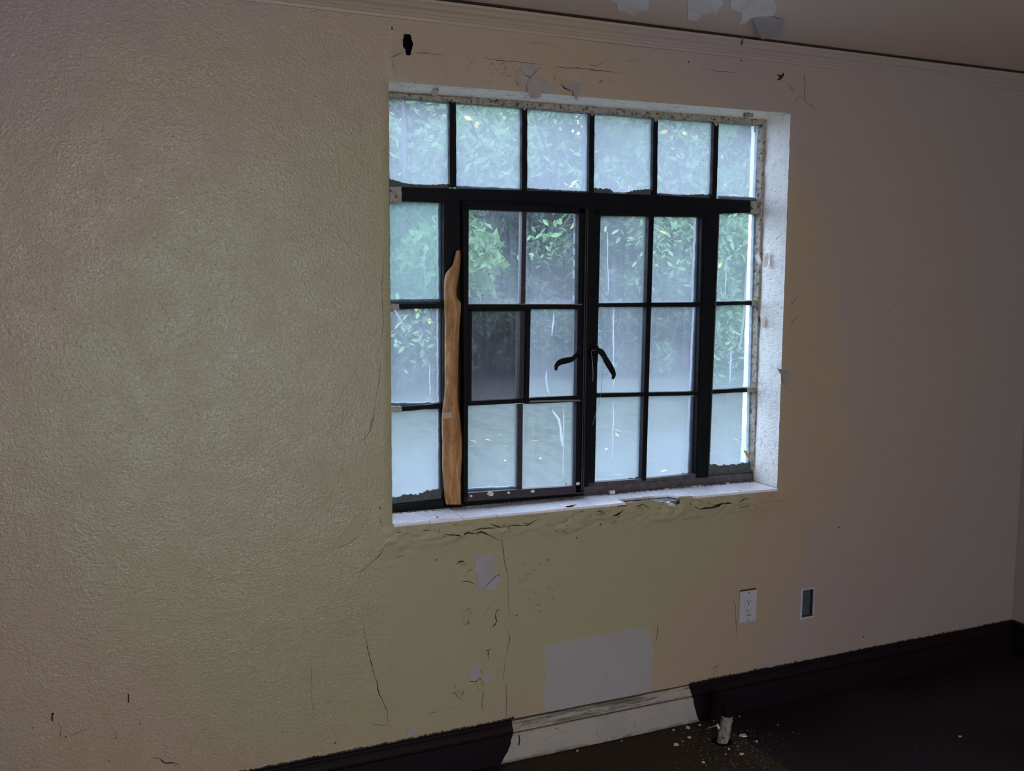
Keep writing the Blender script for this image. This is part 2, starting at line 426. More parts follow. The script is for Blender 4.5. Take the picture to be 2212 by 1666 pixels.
c = w.mix(far, w.mix(gg, (.006, .010, .004), (.036, .046, .020)), w.mix(gg, (.003, .001, .001), (.042, .026, .021)))
w.set(c, .95, w.bump(g, .8, .03)); LAWN = w.m
w = M('outer_brick_paint'); w.set((.45, .44, .44), .8); OUTW = w.m

# ------------------------------------------------------------------ room dimensions
H = 2.2265; XR = 3.395; XL = -1.75; YF = -4.25; TH = 0.205; DF = 0.132
OX0, OX1, OZ0, OZ1 = 0.838, 2.205, 0.773, 2.008      # window opening
def warp(x, z):
    """the old opening is slightly out of square"""
    if x < OX0 - .3 or x > OX1 + .3: k = 0
    else: k = 1 if OX0 <= x <= OX1 else 1 - min(abs(x - OX0), abs(x - OX1)) / .3
    t = max(-.6, min(1.5, (z - OZ0) / (OZ1 - OZ0)))
    fade = 1.0
    if z < OZ0: fade = max(0, 1 - (OZ0 - z) / .3)
    if z > OZ1: fade = max(0, 1 - (z - OZ1) / .15)
    return z + (min(max(x, OX0), OX1) - 1.52) * (-.0103 + .0176 * max(0, min(1, t))) * fade * k
def disp(x, z):
    """relief of the plaster, towards the room is negative y"""
    v = noise.noise(Vector((x * 1.7, 3, z * 1.7))) * .004 + noise.noise(Vector((x * 9, 7, z * 9))) * .0009
    # crumbled, rippled render below the sill
    d = OZ0 - z
    if 0 <= d < .16 and OX0 - .02 < x < OX1 + .05:
        a = math.exp(-((d - .045) / .035) ** 2)
        v -= a * (.003 + .010 * abs(noise.noise(Vector((x * 14, 1, z * 36)))) + .0045 * noise.noise(Vector((x * 40, 5, z * 70))))
    # lumpy head
    d = z - OZ1
    if 0 <= d < .14 and x > OX0 and x < 1.75:
        v -= .0025 * math.exp(-((d - .06) / .05) ** 2) * (1 + noise.noise(Vector((x * 20, 9, z * 20))))
    # edges of the opening are rounded off
    e = max(OX0 - x, x - OX1, OZ0 - z, z - OZ1)
    if e < .012: v += .003 * (1 - e / .012)
    return v

def arange(a, b, s):
    n = max(1, int(round((b - a) / s))); return [a + (b - a) * i / n for i in range(n)]
hole_px = [(871,76),(876,73),(887,74),(888,82),(892,95),(890,107),(888,110),(888,117),(884,120),(878,119),(875,114),(876,107),(871,104),(870,92),(871,82)]
gap_px = [(1350,1084),(1356,1080),(1468,1066),(1476,1068),(1478,1072),(1468,1076),(1466,1086),(1458,1092),(1442,1088),(1436,1085),(1428,1088),(1415,1082),(1402,1078),(1390,1081),(1370,1086),(1360,1086)]
hole_w = [(U(*p).x, U(*p).z) for p in hole_px]; gap_w = [(U(*p).x, U(*p).z) for p in gap_px]
jb = [U(*p) for p in ((1733, 1276), (1757, 1272), (1755, 1331), (1731, 1334))]
JX0, JX1, JZ0, JZ1 = (jb[0].x + jb[3].x) / 2, (jb[1].x + jb[2].x) / 2, (jb[2].z + jb[3].z) / 2, (jb[0].z + jb[1].z) / 2
def inpoly(x, z, P):
    c = False; j = len(P) - 1
    for i in range(len(P)):
        if (P[i][1] > z) != (P[j][1] > z) and x < (P[j][0] - P[i][0]) * (z - P[i][1]) / (P[j][1] - P[i][1]) + P[i][0]: c = not c
        j = i
    return c
hx = [p[0] for p in hole_w]; hz_ = [p[1] for p in hole_w]; gx_ = [p[0] for p in gap_w]; gz_ = [p[1] for p in gap_w]
xs = arange(XL, min(OX0, min(hx)) - .0, .016)
# x breakpoints: coarse, hole and gap zones fine
bx = sorted([XL, OX0, min(hx), max(hx), min(gx_), max(gx_), OX1, JX0, JX1, XR])
xs = []
for a, b in zip(bx[:-1], bx[1:]):
    fine = .0022 if (abs(a - min(hx)) < 1e-6) else (.0035 if abs(a - min(gx_)) < 1e-6 else (.006 if OX0 - 1e-6 <= a < OX1 - 1e-6 else .013))
    xs += arange(a, b, fine)
xs.append(XR)
bz = sorted([0, JZ0, JZ1, OZ0 - .12, min(gz_), OZ0, OZ1, min(hz_), max(hz_), H + .02])
zs = []
for a, b in zip(bz[:-1], bz[1:]):
    fine = .0025 if abs(a - min(hz_)) < 1e-6 else (.0022 if abs(a - min(gz_)) < 1e-6 else (.004 if abs(a - (OZ0 - .12)) < 1e-6 else .012))
    zs += arange(a, b, fine)
zs.append(H + .02)
V = []; idx = {}
for i, X in enumerate(xs):
    for j, Z in enumerate(zs):
        idx[i, j] = len(V); V.append((X, disp(X, Z), warp(X, Z)))
Fc = []
for i in range(len(xs) - 1):
    xc = (xs[i] + xs[i + 1]) / 2
    for j in range(len(zs) - 1):
        zc = (zs[j] + zs[j + 1]) / 2
        if OX0 < xc < OX1 and OZ0 < zc < OZ1: continue
        if JX0 < xc < JX1 and JZ0 < zc < JZ1: continue
        zw = warp(xc, zc)
        if min(hx) <= xc <= max(hx) and inpoly(xc, zw, hole_w): continue
        if min(gx_) <= xc <= max(gx_) and zc > OZ0 - .1 and inpoly(xc, zw, gap_w): continue
        Fc.append((idx[i, j], idx[i + 1, j], idx[i + 1, j + 1], idx[i, j + 1]))
mb = MB(); mb.v = V; mb.f = Fc
wall = mb.build('wall_back', WALL, smooth=True); tag(wall, 'textured olive and tan painted plaster wall around the steel window', kind='structure')

# the body of the wall behind the plaster skin
mb = MB()
y0, y1 = .036, TH
for a, b in (((XL, y0, -.05), (OX0 - .001, y1, H)), ((OX1 + .001, y0, -.05), (XR, y1, H)),
             ((OX0, y0, -.05), (OX1, y1, OZ0 - .042)), ((OX0, y0, OZ1 + .022), (OX1, y1, H))): mb.box(a, b)
core = mb.build('wall_core', CEMENT, wall)
# other walls, floor, ceiling
def struct(name, mb, mat, label=None):
    return tag(mb.build(name, mat), label, kind='structure')
struct('floor', MB().box((XL - .3, YF - .3, -.08), (XR + .3, TH, 0)), FLOOR, 'dark worn floor dusted with plaster specks')
ceil = struct('ceiling', MB().box((XL - .3, YF - .3, H), (XR + .3, TH, H + .12)), CEIL, 'mauve painted ceiling with peeled patches')
struct('wall_right', MB().box((XR, YF, 0), (XR + .2, TH, H)), WALL, 'olive plaster wall at the far corner')
struct('wall_left', MB().box((XL - .2, YF, 0), (XL, TH, H)), WALL)
mb = MB(); X0, X1, Z0, Z1 = .15, 1.33, .33, 1.71
mb.box((XL, YF - .2, 0), (X0, YF, H)).box((X1, YF - .2, 0), (XR, YF, H)).box((X0, YF - .2, 0), (X1, YF, Z0)).box((X0, YF - .2, Z1), (X1, YF, H))
struct('wall_front', mb, WALL)

# ------------------------------------------------------------------ crown moulding and skirting
def profile_strip(name, prof, xa, xb, mat, seg=60, wob=0.0, parent=None):
    mb = MB(); n = len(prof)
    for i in range(seg + 1):
        X = xa + (xb - xa) * i / seg
        for (py_, pz_) in prof:
            mb.v.append((X, py_ + wob * noise.noise(Vector((X * 3, py_ * 40, pz_ * 9))), pz_ + wob * noise.noise(Vector((X * 2.3, 4, pz_)))))
    for i in range(seg):
        for k in range(n - 1):
            a = i * n + k; mb.f.append((a, a + 1, a + n + 1, a + n))
    mb.f.append(tuple(range(n))); mb.f.append(tuple(range(seg * n + n - 1, seg * n - 1, -1)))
    return mb.build(name, mat, parent)
hc = H - .008
crown = profile_strip('trim_1', [(.004, H - .058), (-.004, H - .058), (-.006, H - .050), (-.008, H - .049), (-.012, H - .042), (-.014, H - .041),
     (-.018, H - .034), (-.022, H - .030), (-.025, H - .0285), (-.030, H - .020), (-.036, H - .014), (-.038, hc), (.004, hc)], XL, XR, CROWN, 80, .0012)
tag(crown, 'thin painted crown moulding under the ceiling', kind='structure')
gapm = MB()
gapm.box((XL, -.0392, hc + .0005), (XR, .02, H)); gapm.build('ceiling_joint', GAP, crown)
crownjoint = MB().px([(1603, 79), (1605, 79), (1605.5, 96), (1604, 96)], -.0395, -.030); crownjoint.build('moulding_joint', GAPF, crown)

skirt = profile_strip('baseboard_back', [(.02, .1285), (-.005, .1285), (-.008, .1265), (-.009, .1225), (-.007, .1205), (-.011, .117), (-.016, .109),
     (-.0185, .1005), (-.0185, .0965), (-.014, .0945), (-.014, .0925), (-.0205, .0905), (-.0215, .05), (-.0205, .002), (.02, .002)], XL, XR, SKIRT, 260, .0012)
tag(skirt, 'moulded skirting, black painted with one bare cream stretch', kind='structure')
sk2 = MB().box((XR - .021, YF, .0), (XR, -.0, .124)); struct('baseboard_right', sk2, PBLK)
# split at the left end of the cream stretch
MB().px([(1119.5, 1586), (1122.5, 1590), (1124, 1600), (1122, 1611), (1119.5, 1611), (1121.5, 1600)], -.0235, -.018).build('crack', GAP, skirt)

# ------------------------------------------------------------------ window
win = empty('window_1', ((OX0 + OX1) / 2, DF, OZ0)); tag(win, 'black steel casement window with grimy small panes', kind='structure')
def part(mb, name, mat, parent=None, bevel=0., smooth=False, label=None):
    p = win if parent is None else parent
    o = mb.build(name, mat, None, smooth, bevel)
    o.parent = p
    base = p.matrix_world.translation if p.parent is None else Vector(p.location) + p.parent.location
    o.matrix_parent_inverse = Matrix.Translation(-Vector(PW[p.name]))
    PW[o.name] = PW[p.name] * 0 if False else Vector((0, 0, 0))
    if label: o['label'] = label
    return o
PW = {win.name: Vector(win.location)}

# reveals: right jamb (seen), left jamb, head soffit, sill bed
def grid_surface(name, fn, nu, nv, mat, parent=None, smooth=True):
    mb = MB()
    for i in range(nu + 1):
        for j in range(nv + 1): mb.v.append(tuple(fn(i / nu, j / nv)))
    for i in range(nu):
        for j in range(nv):
            a = i * (nv + 1) + j; mb.f.append((a, a + 1, a + nv + 2, a + nv + 1))
    return part(mb, name, mat, parent, smooth=smooth)
def jamb_fn(u, v, X, s):
    z = OZ0 + (OZ1 - OZ0) * v; yy = .003 + (TH - .003) * u
    zz = warp(X, z)
    dxx = .0035 * noise.noise(Vector((yy * 20, 2, z * 9))) + .002 * noise.noise(Vector((yy * 60, 2, z * 40)))
    if u < .02: dxx = -.001 + .0015 * noise.noise(Vector((1, 2, z * 30)))
    return (X + s * abs(dxx) * 1.2 - s * .0008, yy, zz)
grid_surface('jamb', lambda u, v: jamb_fn(u, v, OX1, -1), 24, 160, JAMB)
grid_surface('jamb', lambda u, v: jamb_fn(1 - u, v, OX0, 1), 24, 100, JAMB)
grid_surface('soffit', lambda u, v: (OX0 + (OX1 - OX0) * v, .003 + (TH - .003) * u,
     warp(OX0 + (OX1 - OX0) * v, OZ1) - .0015 * abs(noise.noise(Vector((v * 60, u * 20, 3)))) - (.012 * max(0, (u - .25)) if u > .25 else 0) + .001), 20, 160, SOFF)
# bed of mortar under the tiles
def bed(u, v):
    X = OX0 + (OX1 - OX0) * v; Y = .004 + (TH - .004) * u
    return (X, Y, warp(X, OZ0) - .0105 - (.0 if u > 0 else .0) + .002 * noise.noise(Vector((X * 50, Y * 50, 0))))
grid_surface('sill_mortar', bed, 20, 200, MORT)
mb = MB(); mb.box((min(gx_) - .02, .014, OZ0 - .042), (max(gx_) + .03, .10, OZ0 - .0125)); part(mb, 'broken_sill_core', CEMENT)

# --- sill tiles, each its own piece
tile_front = [(857,1130.5),(928,1123),(1001,1114.5),(1074,1106.5),(1146,1098.5),(1219,1090.5),(1285,1082.5),(1352,1076)]
zt0 = lambda X: warp(X, OZ0)
fx = [OX0 + .002] + [U(a, b, -.004).x for a, b in tile_front[1:]]
def tile(x0, x1, ya, yb, y0b=None, z_off=0, name='sill_tile', poly=None):
    g = .0009
    pts = poly or [(x0 + g, ya), (x1 - g, ya if y0b is None else y0b), (x1 - g, yb), (x0 + g, yb)]
    j = random.uniform(-.0006, .0006) + z_off
    P = [Vector((a, b, zt0(a) + j + random.uniform(-.0002, .0002))) for a, b in pts]
    mb = MB().prism(P[::-1], (0, 0, -.008))
    return part(mb, name, TILE, bevel=.0008)
for a, b in zip(fx[:-1], fx[1:]):
    tile(a, b, -.005, .101); tile(a, b, .103, .150)
xe = fx[-1]
rx = [U(1441, 1050, .05).x, U(1502, 1064.5, -.003).x, U(1544, 1061.5, -.003).x, U(1601, 1056.5, -.003).x, OX1 - .002]
xm = [xe, (xe + rx[0]) / 2, rx[0]]
# broken tiles: only the back half is left behind the missing front
for a, b in zip(xm[:-1], xm[1:]):
    tile(0, 0, 0, 0, poly=[(a + .001, .055), ((a + b) / 2, .050), (b - .001, .046), (b - .001, .101), (a + .001, .101)]); tile(a, b, .103, .15)
tile(0, 0, 0, 0, poly=[(rx[0] + .001, .046), (rx[1] - .055, .012), (rx[1] - .001, -.003), (rx[1] - .001, .101), (rx[0] + .001, .101)]); tile(rx[0], rx[1], .103, .15)
for a, b in zip(rx[1:-1], rx[2:]):
    tile(a, b, -.004, .101); tile(a, b, .103, .15)
# crumbled plaster lip round the broken tile bed
for k in range(34):
    t = k / 33; a = gap_px[7:]; 
    i = int(t * (len(a) - 1.001)); q = t * (len(a) - 1.001) - i
    P = Vector(a[i]).lerp(Vector(a[i + 1]), q); c0 = U(P.x, P.y, 0)
    c0 = c0 + Vector((0, random.uniform(-.004, .004), random.uniform(-.001, .003)))
    if k == 0: lip = MB()
    r = random.uniform(.0015, .0042)
    pts = [c0 + Vector((random.uniform(-1, 1), random.uniform(-1, 1), random.uniform(-1, 1))).normalized() * r for _ in range(6)]
    lip.add(pts, [(0, 1, 2), (0, 2, 3), (0, 3, 4), (1, 2, 5), (2, 3, 5), (3, 4, 5), (0, 4, 5), (0, 5, 1)])
part(lip, 'broken_plaster_edge', CRUMB); bpy.data.objects['broken_plaster_edge']['kind'] = 'stuff'
mb = MB().px([(1440,1087),(1448,1084),(1460,1090),(1455,1095),(1443,1092)], -.008, .002); part(mb, 'plaster_chip', CRUMB)

# --- fixed steel frame
fixed = MB(); Y0, Y1 = DF, .168
fixed.px([(864,404),(1130,411),(1413,421),(1545,429),(1626,433),(1626,459),(1550,462),(1290,462),(1130,450),(1003,440),(864,434)], Y0, Y1)
FR = part(fixed, 'frame_transom', STEEL, bevel=.0012)
def bar(name, pts, y0=DF, y1=.166, mat=None, parent=None, jag=0, seg=0, bevel=.0012, label=None):
    return part(MB().px(pts, y0, y1, jag, seg), name, mat or STEEL, parent, 0 if seg else bevel, label=label)
bar('mullion', [(959,436),(1004,440),(1004,1087),(958,1094)], DF - .004, Y1)
bar('mullion', [(1524,462),(1553,462),(1531,1032),(1505,1034)], DF - .004, Y1)
bar('mullion', [(1262,452),(1284,456),(1272,1052),(1258,1054)], DF - .004, Y1 + .0)
for (a, b, c, d, t0, t1) in ((971,985,972,986,206,404),(1128,1139,1127,1139,222,412),(1274,1285,1272,1283,234,417),(1412,1422,1410,1419,247,422),(1543,1553,1538,1548,256,430)):
    bar('muntin', [(a, t0), (b, t0), (d, t1), (c, t1)], DF + .004, .162, jag=.0007, seg=.02)
    bar('muntin_paint', [(a - 1, t0 - 1), (b + 1, t0 - 1), (b + .5, t0 + 10), ((a + b) / 2, t0 + 17), (a, t0 + 9)], DF + .001, DF + .004, BEIGE, bevel=0)
# horizontal bars of the outer columns
bar('muntin', [(861,657),(960,655),(960,666),(861,668)], jag=.0006, seg=.02)
bar('muntin', [(866,879),(960,871),(960,881),(866,889)], jag=.0006, seg=.02)
bar('muntin', [(1546,652),(1626,650.5),(1626,658.5),(1546,660)], jag=.0006, seg=.02)
bar('muntin', [(1536,843),(1616,838.5),(1616,847),(1536,851)], jag=.0006, seg=.02)
for pts in ([(838,404),(867,402),(869,437),(838,437)], [(838,657),(862,657),(863,669),(838,669)], [(838,880),(868,878),(868,890),(838,890)],
            [(1622,434),(1650,436),(1650,463),(1622,462)], [(1624,649),(1642,648),(1642,659),(1624,660)], [(1614,838),(1638,837),(1638,847),(1614,848)]):
    bar('bare_bar_end', pts, DF - .001, Y1, BEIGE, jag=.0012, seg=.008)
# outer frame members against the reveals
bar('frame_head', [(820,199),(840,201),(1300,231),(1652,256),(1652,270),(1300,245),(840,209),(820,208)], DF - .006, Y1, BEIGE, jag=.0015, seg=.012)
bar('frame_side', [(1648,262),(1660,262),(1645,1045),(1627,1045),(1638,640)], DF - .006, Y1, BEIGE, jag=.0016, seg=.012)
bar('frame_side', [(800,200),(840,205),(840,1115),(800,1115)], DF, Y1, BEIGE)
bar('frame_foot', [(800,1098),(960,1080),(1004,1077),(1004,1098),(960,1103),(800,1122)], DF - .004, Y1, STEEL, bevel=.001)
bar('frame_foot', [(1262,1052),(1395,1042),(1530,1030),(1530,1046),(1395,1059),(1262,1072)], DF - .004, Y1, WORN, bevel=.001)
bar('frame_foot', [(1530,1030),(1636,1022),(1636,1040),(1530,1047)], DF - .004, Y1, WORN, bevel=.001)
bar('frame_foot', [(1004,1078),(1262,1056),(1262,1074),(1004,1100)], DF - .0, Y1, STEEL, bevel=.001)
# mossy dirt packed on the outer ledge, bottom of the side columns
def moss(name, top, bot, y, amp=3.):
    top2 = []
    for i in range(len(top) - 1):
        a, b = Vector(top[i]), Vector(top[i + 1]); n = max(1, int((b - a).length / 3))
        for k in range(n): p = a.lerp(b, k / n); top2.append((p.x, p.y + random.uniform(-amp, amp)))
    top2.append(top[-1])
    return part(MB().px(top2 + bot, y, y + .008), name, MOSS)
moss('moss_ledge', [(838,1078),(870,1070),(905,1068),(925,1060),(962,1055)], [(962,1085),(838,1102)], .1475, 2.2)
moss('moss_ledge', [(1528,1003),(1560,1006),(1590,1004),(1624,997)], [(1622,1026),(1528,1034)], .1475, 2.0)
moss('dirt_line', [(838,385),(860,391),(880,397),(920,400),(971,398)], [(971,406),(838,406)], .1475, 1.2)
moss('dirt_line', [(1283,407),(1318,408),(1330,420),(1345,420)], [(1345,424),(1283,424)], .1475, 2)
moss('dirt_line', [(1348,418),(1372,411),(1395,409),(1410,412)], [(1410,424),(1348,424)], .1475, 2)
moss('dirt_line', [(1420,418),(1470,423),(1500,420),(1538,420)], [(1538,430),(1420,428)], .1475, 1.5)
moss('dirt_line', [(1140,407),(1200,411),(1272,414)], [(1272,420),(1140,416)], .1475, 1.6)
moss('dirt_line', [(1284,1042),(1340,1037),(1386,1030)], [(1386,1040),(1284,1048)], .1475, 2)
moss('dirt_line', [(1397,1033),(1450,1029),(1500,1020)], [(1500,1032),(1397,1040)], .1475, 1.6)

# --- left casement, a sash of its own standing proud into the room
YC0, YC1 = .098, .131
cl = empty('casement', (0, 0, 0)); cl.parent = win; cl.matrix_parent_inverse = Matrix.Translation(-win.location); PW[cl.name] = Vector((0, 0, 0))
cr_ = empty('casement', (0, 0, 0)); cr_.parent = win; cr_.matrix_parent_inverse = Matrix.Translation(-win.location); PW[cr_.name] = Vector((0, 0, 0))
def cbar(name, pts, y0=YC0, y1=YC1, mat=None, par=None, bevel=.0012, label=None, **k):
    return bar(name, pts, y0, y1, mat, par or cl, bevel=bevel, label=label, **k)
cbar('stile', [(1001,437),(1013,438),(1011,1082),(1003,1083)])
cbar('stile', [(1251,449),(1264,450),(1255,1064),(1243,1065)])
cbar('stile', [(1264,450),(1274,450),(1262,1064),(1255,1064)], YC0 - .006, YC1)
cbar('rail', [(1001,437),(1274,450),(1274,462),(1013,452),(1001,451)])
cbar('rail', [(1003,1066),(1120,1058),(1262,1049),(1262,1066),(1003,1084)], mat=PRIM)
cbar('rail_edge', [(1001,435),(1274,448),(1274,451),(1001,438)], YC0 - .008, YC0 + .004, bevel=.0005)
cbar('muntin', [(1128,456),(1138,457),(1135,656),(1125,656)], YC0 + .01, YC1, mat=PRIM)
cbar('muntin', [(1011,656),(1255,657),(1255,668),(1011,668)], YC0 + .002)
cbar('muntin', [(1118,874),(1130,873),(1128,1060),(1117,1060)], YC0 + .01, YC1, mat=PRIM)
cbar('slider_frame', [(1012,664),(1020,664),(1019,870),(1012,870)], YC0 - .004, YC1)
cbar('slider_frame', [(1124,668),(1134,668),(1132,868),(1121,868)], YC0 + .002, YC1, mat=PRIM)
cbar('slider_frame', [(1138,668),(1147,668),(1143,868),(1134,868)], YC0 - .004, YC1 - .01)
cbar('slider_frame', [(1012,668),(1147,667),(1147,672),(1012,673)], YC0 - .004, YC1)
cbar('slider_frame', [(1012,867),(1147,861),(1147,870),(1012,877)], YC0 - .004, YC1)
cbar('muntin', [(1134,860),(1250,855),(1250,868),(1134,873)], YC0 + .004, YC1)
cbar('track', [(1144,866.5),(1254,864),(1254,867),(1144,869.5)], YC0 - .006, YC0 + .001, mat=ALU, bevel=.0003, label='thin bright aluminium track')
cbar('track', [(1011,656.2),(1258,656.8),(1258,658.6),(1011,658)], YC0 - .003, YC0 + .003, mat=ALU, bevel=.0003)
# vertical grooved meeting strip
for xo in (1266, 1270):
    cbar('meeting_strip', [(xo, 452), (xo + 1, 452), (xo - 9, 1060), (xo - 10, 1060)], YC0 - .0075, YC0 - .005, mat=WORN, bevel=0)
# --- right casement, flush in the fixed frame
YR0, YR1 = DF - .002, .164
def rbar(name, pts, mat=None, y0=YR0, y1=YR1, **k): return bar(name, pts, y0, y1, mat, cr_, **k)
rbar('stile', [(1282,456),(1298,456),(1285,1050),(1270,1052)])
rbar('stile', [(1517,464),(1526,464),(1510,1035),(1502,1036)])
rbar('rail', [(1282,454),(1526,458),(1526,469),(1296,466),(1282,465)])
rbar('rail', [(1270,1043),(1390,1035),(1510,1023),(1510,1034),(1390,1046),(1270,1056)], WORN)
rbar('muntin', [(1402,464),(1413,466),(1396,1040),(1386,1040)])
rbar('muntin', [(1292,655),(1522,653),(1522,663),(1292,663)])
rbar('muntin', [(1286,850),(1512,846),(1512,854),(1286,859)])
rbar('stile_face', [(1553,462),(1555,462),(1532,1038),(1530,1038)], WORN, DF - .006, DF)

# --- panes, each one a pane, with its putty
def pane(pts, haze, bf=0., green=0., screen=0., par=None, y=.150):
    o = part(MB().px(pts, y, y + .003), 'pane', GLASS, par)
    o['haze'] = haze if haze > .7 else haze * .56; o['bottom_film'] = bf; o['green_film'] = green; o['screen'] = screen
    return o
def putty(pts, par=None, y=.1535, jag=.0012):
    return part(MB().px(pts, y, y + .012, jag, .012), 'putty', PUTTY, par)
E_ = 3
tops = [(820,973),(984,1130),(1137,1276),(1283,1414),(1420,1545),(1550,1655)]
hzs = [1.25, 1.05, 1.3, 1.5, 1.35, 1.1]
for (a, b), hh in zip(tops, hzs):
    t0 = 200 + (a - 840) * .0737; t1 = 200 + (b - 840) * .0737; b0 = 408 + (a - 860) * .038; b1 = 408 + (b - 860) * .038
    pane([(a, t0), (b, t1), (b - 4, b1), (a - (4 if a > 1000 else 0), b0)], hh, .18)
    putty([(a, b0 - 12), (b - 6, b1 - 11), (b - 6, b1 + 2), (a, b0 + 2)])
putty([(1636,285),(1650,285),(1646,440),(1630,440)])
putty([(1124,226),(1130,226),(1130,400),(1125,400)], jag=.0006)
for (y0_, y1_, hh, bf, gr) in ((434,660,.80,.15,1.),(664,884,.56,.25,.15),(884,1090,.52,1.0,0)):
    pane([(820, y0_), (961, y0_), (961, y1_), (820, y1_)], hh, bf, gr)
    putty([(946, y0_), (960, y0_), (960, y1_), (947, y1_)])
    putty([(840, y1_ - 14), (958, y1_ - 15), (958, y1_), (840, y1_)]) if y1_ < 1000 else None
for (y0_, y1_, hh, bf, gr) in ((456,656,.60,.15,.7),(655,846,.58,.25,.6),(843,1034,.48,1.0,.1)):
    k = (y0_ - 456) * .033; k1 = (y1_ - 456) * .033
    pane([(1550 - k, y0_), (1652 - k * .6, y0_), (1652 - k1 * .6, y1_), (1550 - k1, y1_)], hh, bf, gr)
    putty([(1629 - k * .75, y0_), (1650 - k * .6, y0_), (1650 - k1 * .6, y1_), (1629 - k1 * .75, y1_)])
# left casement panes
pane([(1011,452),(1130,456),(1128,658),(1010,658)], .30, .12, .0, .10, cl, .118)
pane([(1136,456),(1254,460),(1252,658),(1132,658)], .26, .15, .0, .05, cl, .118)
putty([(1243,462),(1253,462),(1251,657),(1241,657)], cl, .1215)
pane([(1018,668),(1128,668),(1126,868),(1017,868)], .22, .10, 0, .85, cl, .118)
pane([(1142,668),(1252,668),(1248,862),(1138,862)], .42, .20, .1, 0, cl, .118)
putty([(1243,668),(1251,668),(1248,860),(1240,860)], cl, .1215)
pane([(1010,872),(1122,870),(1120,1068),(1008,1072)], .38, .30, 0, .05, cl, .118)
pane([(1127,872),(1250,866),(1246,1060),(1125,1064)], .34, .25, 0, .05, cl, .118)
putty([(1010,1056),(1118,1050),(1118,1062),(1010,1068)], cl, .1215)
# right casement panes
for (q, hh, bf, gr) in (([(1294,464),(1405,466),(1400,658),(1290,658)], .47, .12, .2), ([(1410,466),(1522,468),(1516,657),(1404,657)], .47, .2, .2),
        ([(1290,660),(1400,660),(1394,853),(1286,854)], .50, .25, .1), ([(1405,660),(1516,658),(1510,850),(1398,852)], .47, .3, .05),
        ([(1286,856),(1394,855),(1388,1042),(1280,1048)], .46, .95, .1), ([(1398,854),(1510,850),(1506,1030),(1393,1040)], .52, 1.5, 0)):
    pane(q, hh, bf, gr, 0, cr_)
putty([(1504,470),(1520,470),(1514,655),(1497,655)], cr_)
putty([(1500,664),(1514,664),(1508,848),(1492,848)], cr_)
putty([(1492,856),(1508,856),(1502,1028),(1485,1028)], cr_)
# thin white tears down the glass and scratches
def drip_strip(px, y, wpx, par=None, name='drip_and_bright_strip'):
    L = []; R = []
    for i, (a, b) in enumerate(px):
        w_ = wpx * (1 if 0 < i < len(px) - 1 else .25) * random.uniform(.6, 1.3)
        L.append((a - w_ / 2, b)); R.append((a + w_ / 2, b))
    return part(MB().px(L + R[::-1], y, y + .0008), name, DRIP_STRIP, par)
def wander(x0, y0, x1, y1, n=8, amp=1.2):
    return [(x0 + (x1 - x0) * i / n + random.uniform(-amp, amp), y0 + (y1 - y0) * i / n) for i in range(n + 1)]
drip_strip(wander(1326,664,1325,845), .1492, 2.6, cr_)
drip_strip(wander(1326,862,1322,1000), .1492, 2.2, cr_)
drip_strip(wander(1395,700,1389,845), .1492, 4, cr_)
drip_strip(wander(1312,500,1314,640,6,.8), .1492, 1.6, cr_)
drip_strip([(1197,672),(1196,690),(1194,705),(1192,725)], .1172, 3, cl)
drip_strip([(1181,800),(1180,815),(1181,830),(1184,845),(1189,853)], .1172, 4.5, cl)
drip_strip([(1193,885),(1199,895),(1207,905),(1211,925),(1213,945),(1215,965)], .1172, 6, cl)
drip_strip(wander(1218,880,1217,1040,8,.8), .1172, 1.4, cl)
drip_strip([(1262,300),(1256,312),(1252,322),(1250,332)], .1492, 2.2)
drip_strip([(1541,292),(1534,300),(1527,318),(1522,340),(1519,352)], .1492, 2.4)
drip_strip(wander(1616,300,1611,400,5,.5), .1492, 1.2)
drip_strip(wander(918,560,919,650,6,1), .1492, 1.8)
drip_strip(wander(1570,560,1566,645,6,1), .1492, 2.0)
drip_strip(wander(1580,750,1576,835,6,1), .1492, 3.0)
drip_strip(wander(928,780,930,870,6,1), .1492, 2.6)
# pale strips painted for the bright outdoor strips behind the first and third top panes
drip_strip([(871,215),(872,260),(873,330),(874,385)], .1492, 13); drip_strip([(1262,240),(1262,300),(1260,360),(1258,400)], .1492, 9)

# --- handles
def handle(px, rad, y, par, plate):
    h_ = part(MB().tube([U(a, b, yy) for (a, b), yy in zip(px, y)], [r * .00165 for r in rad], 10, .55), 'handle', STEEL, par, smooth=True, label='black curved cam handle')
    return h_
def fine(pts, n=5):
    P = [Vector(p) for p in pts]; out = []
    for i in range(len(P) - 1):
        p0 = P[max(i - 1, 0)]; p1 = P[i]; p2 = P[i + 1]; p3 = P[min(i + 2, len(P) - 1)]
        for k in range(n):
            t = k / n
            out.append(.5 * ((2 * p1) + (-p0 + p2) * t + (2 * p0 - 5 * p1 + 4 * p2 - p3) * t * t + (-p0 + 3 * p1 - 3 * p2 + p3) * t ** 3))
    out.append(P[-1]); return out
def handle3(px, rads, ys, par):
    f = fine([(a, b, y, r) for (a, b), y, r in [((p[0], p[1]), y, r) for p, y, r in zip(px, ys, rads)]])
    pts = [U(v[0], v[1], v[2]) for v in f]
    return part(MB().tube(pts, [v[3] * .0022 for v in f], 12, .6), 'handle', STEEL, par, smooth=True, label='black curved cam handle')
Vector4 = Vector
handle3([(1256,762),(1249,762),(1244,768),(1236,776),(1222,779),(1209,783),(1202,791),(1201,800)], [2.8,3.2,3.4,3.8,4.6,4.2,3.2,1.9], [.095,.078,.068,.064,.062,.062,.064,.066], cl)
part(MB().tube([U(1252, 753, .10), U(1250, 755, .076)], [.0075, .0065], 12), 'handle_pivot', STEEL, cl, smooth=True)
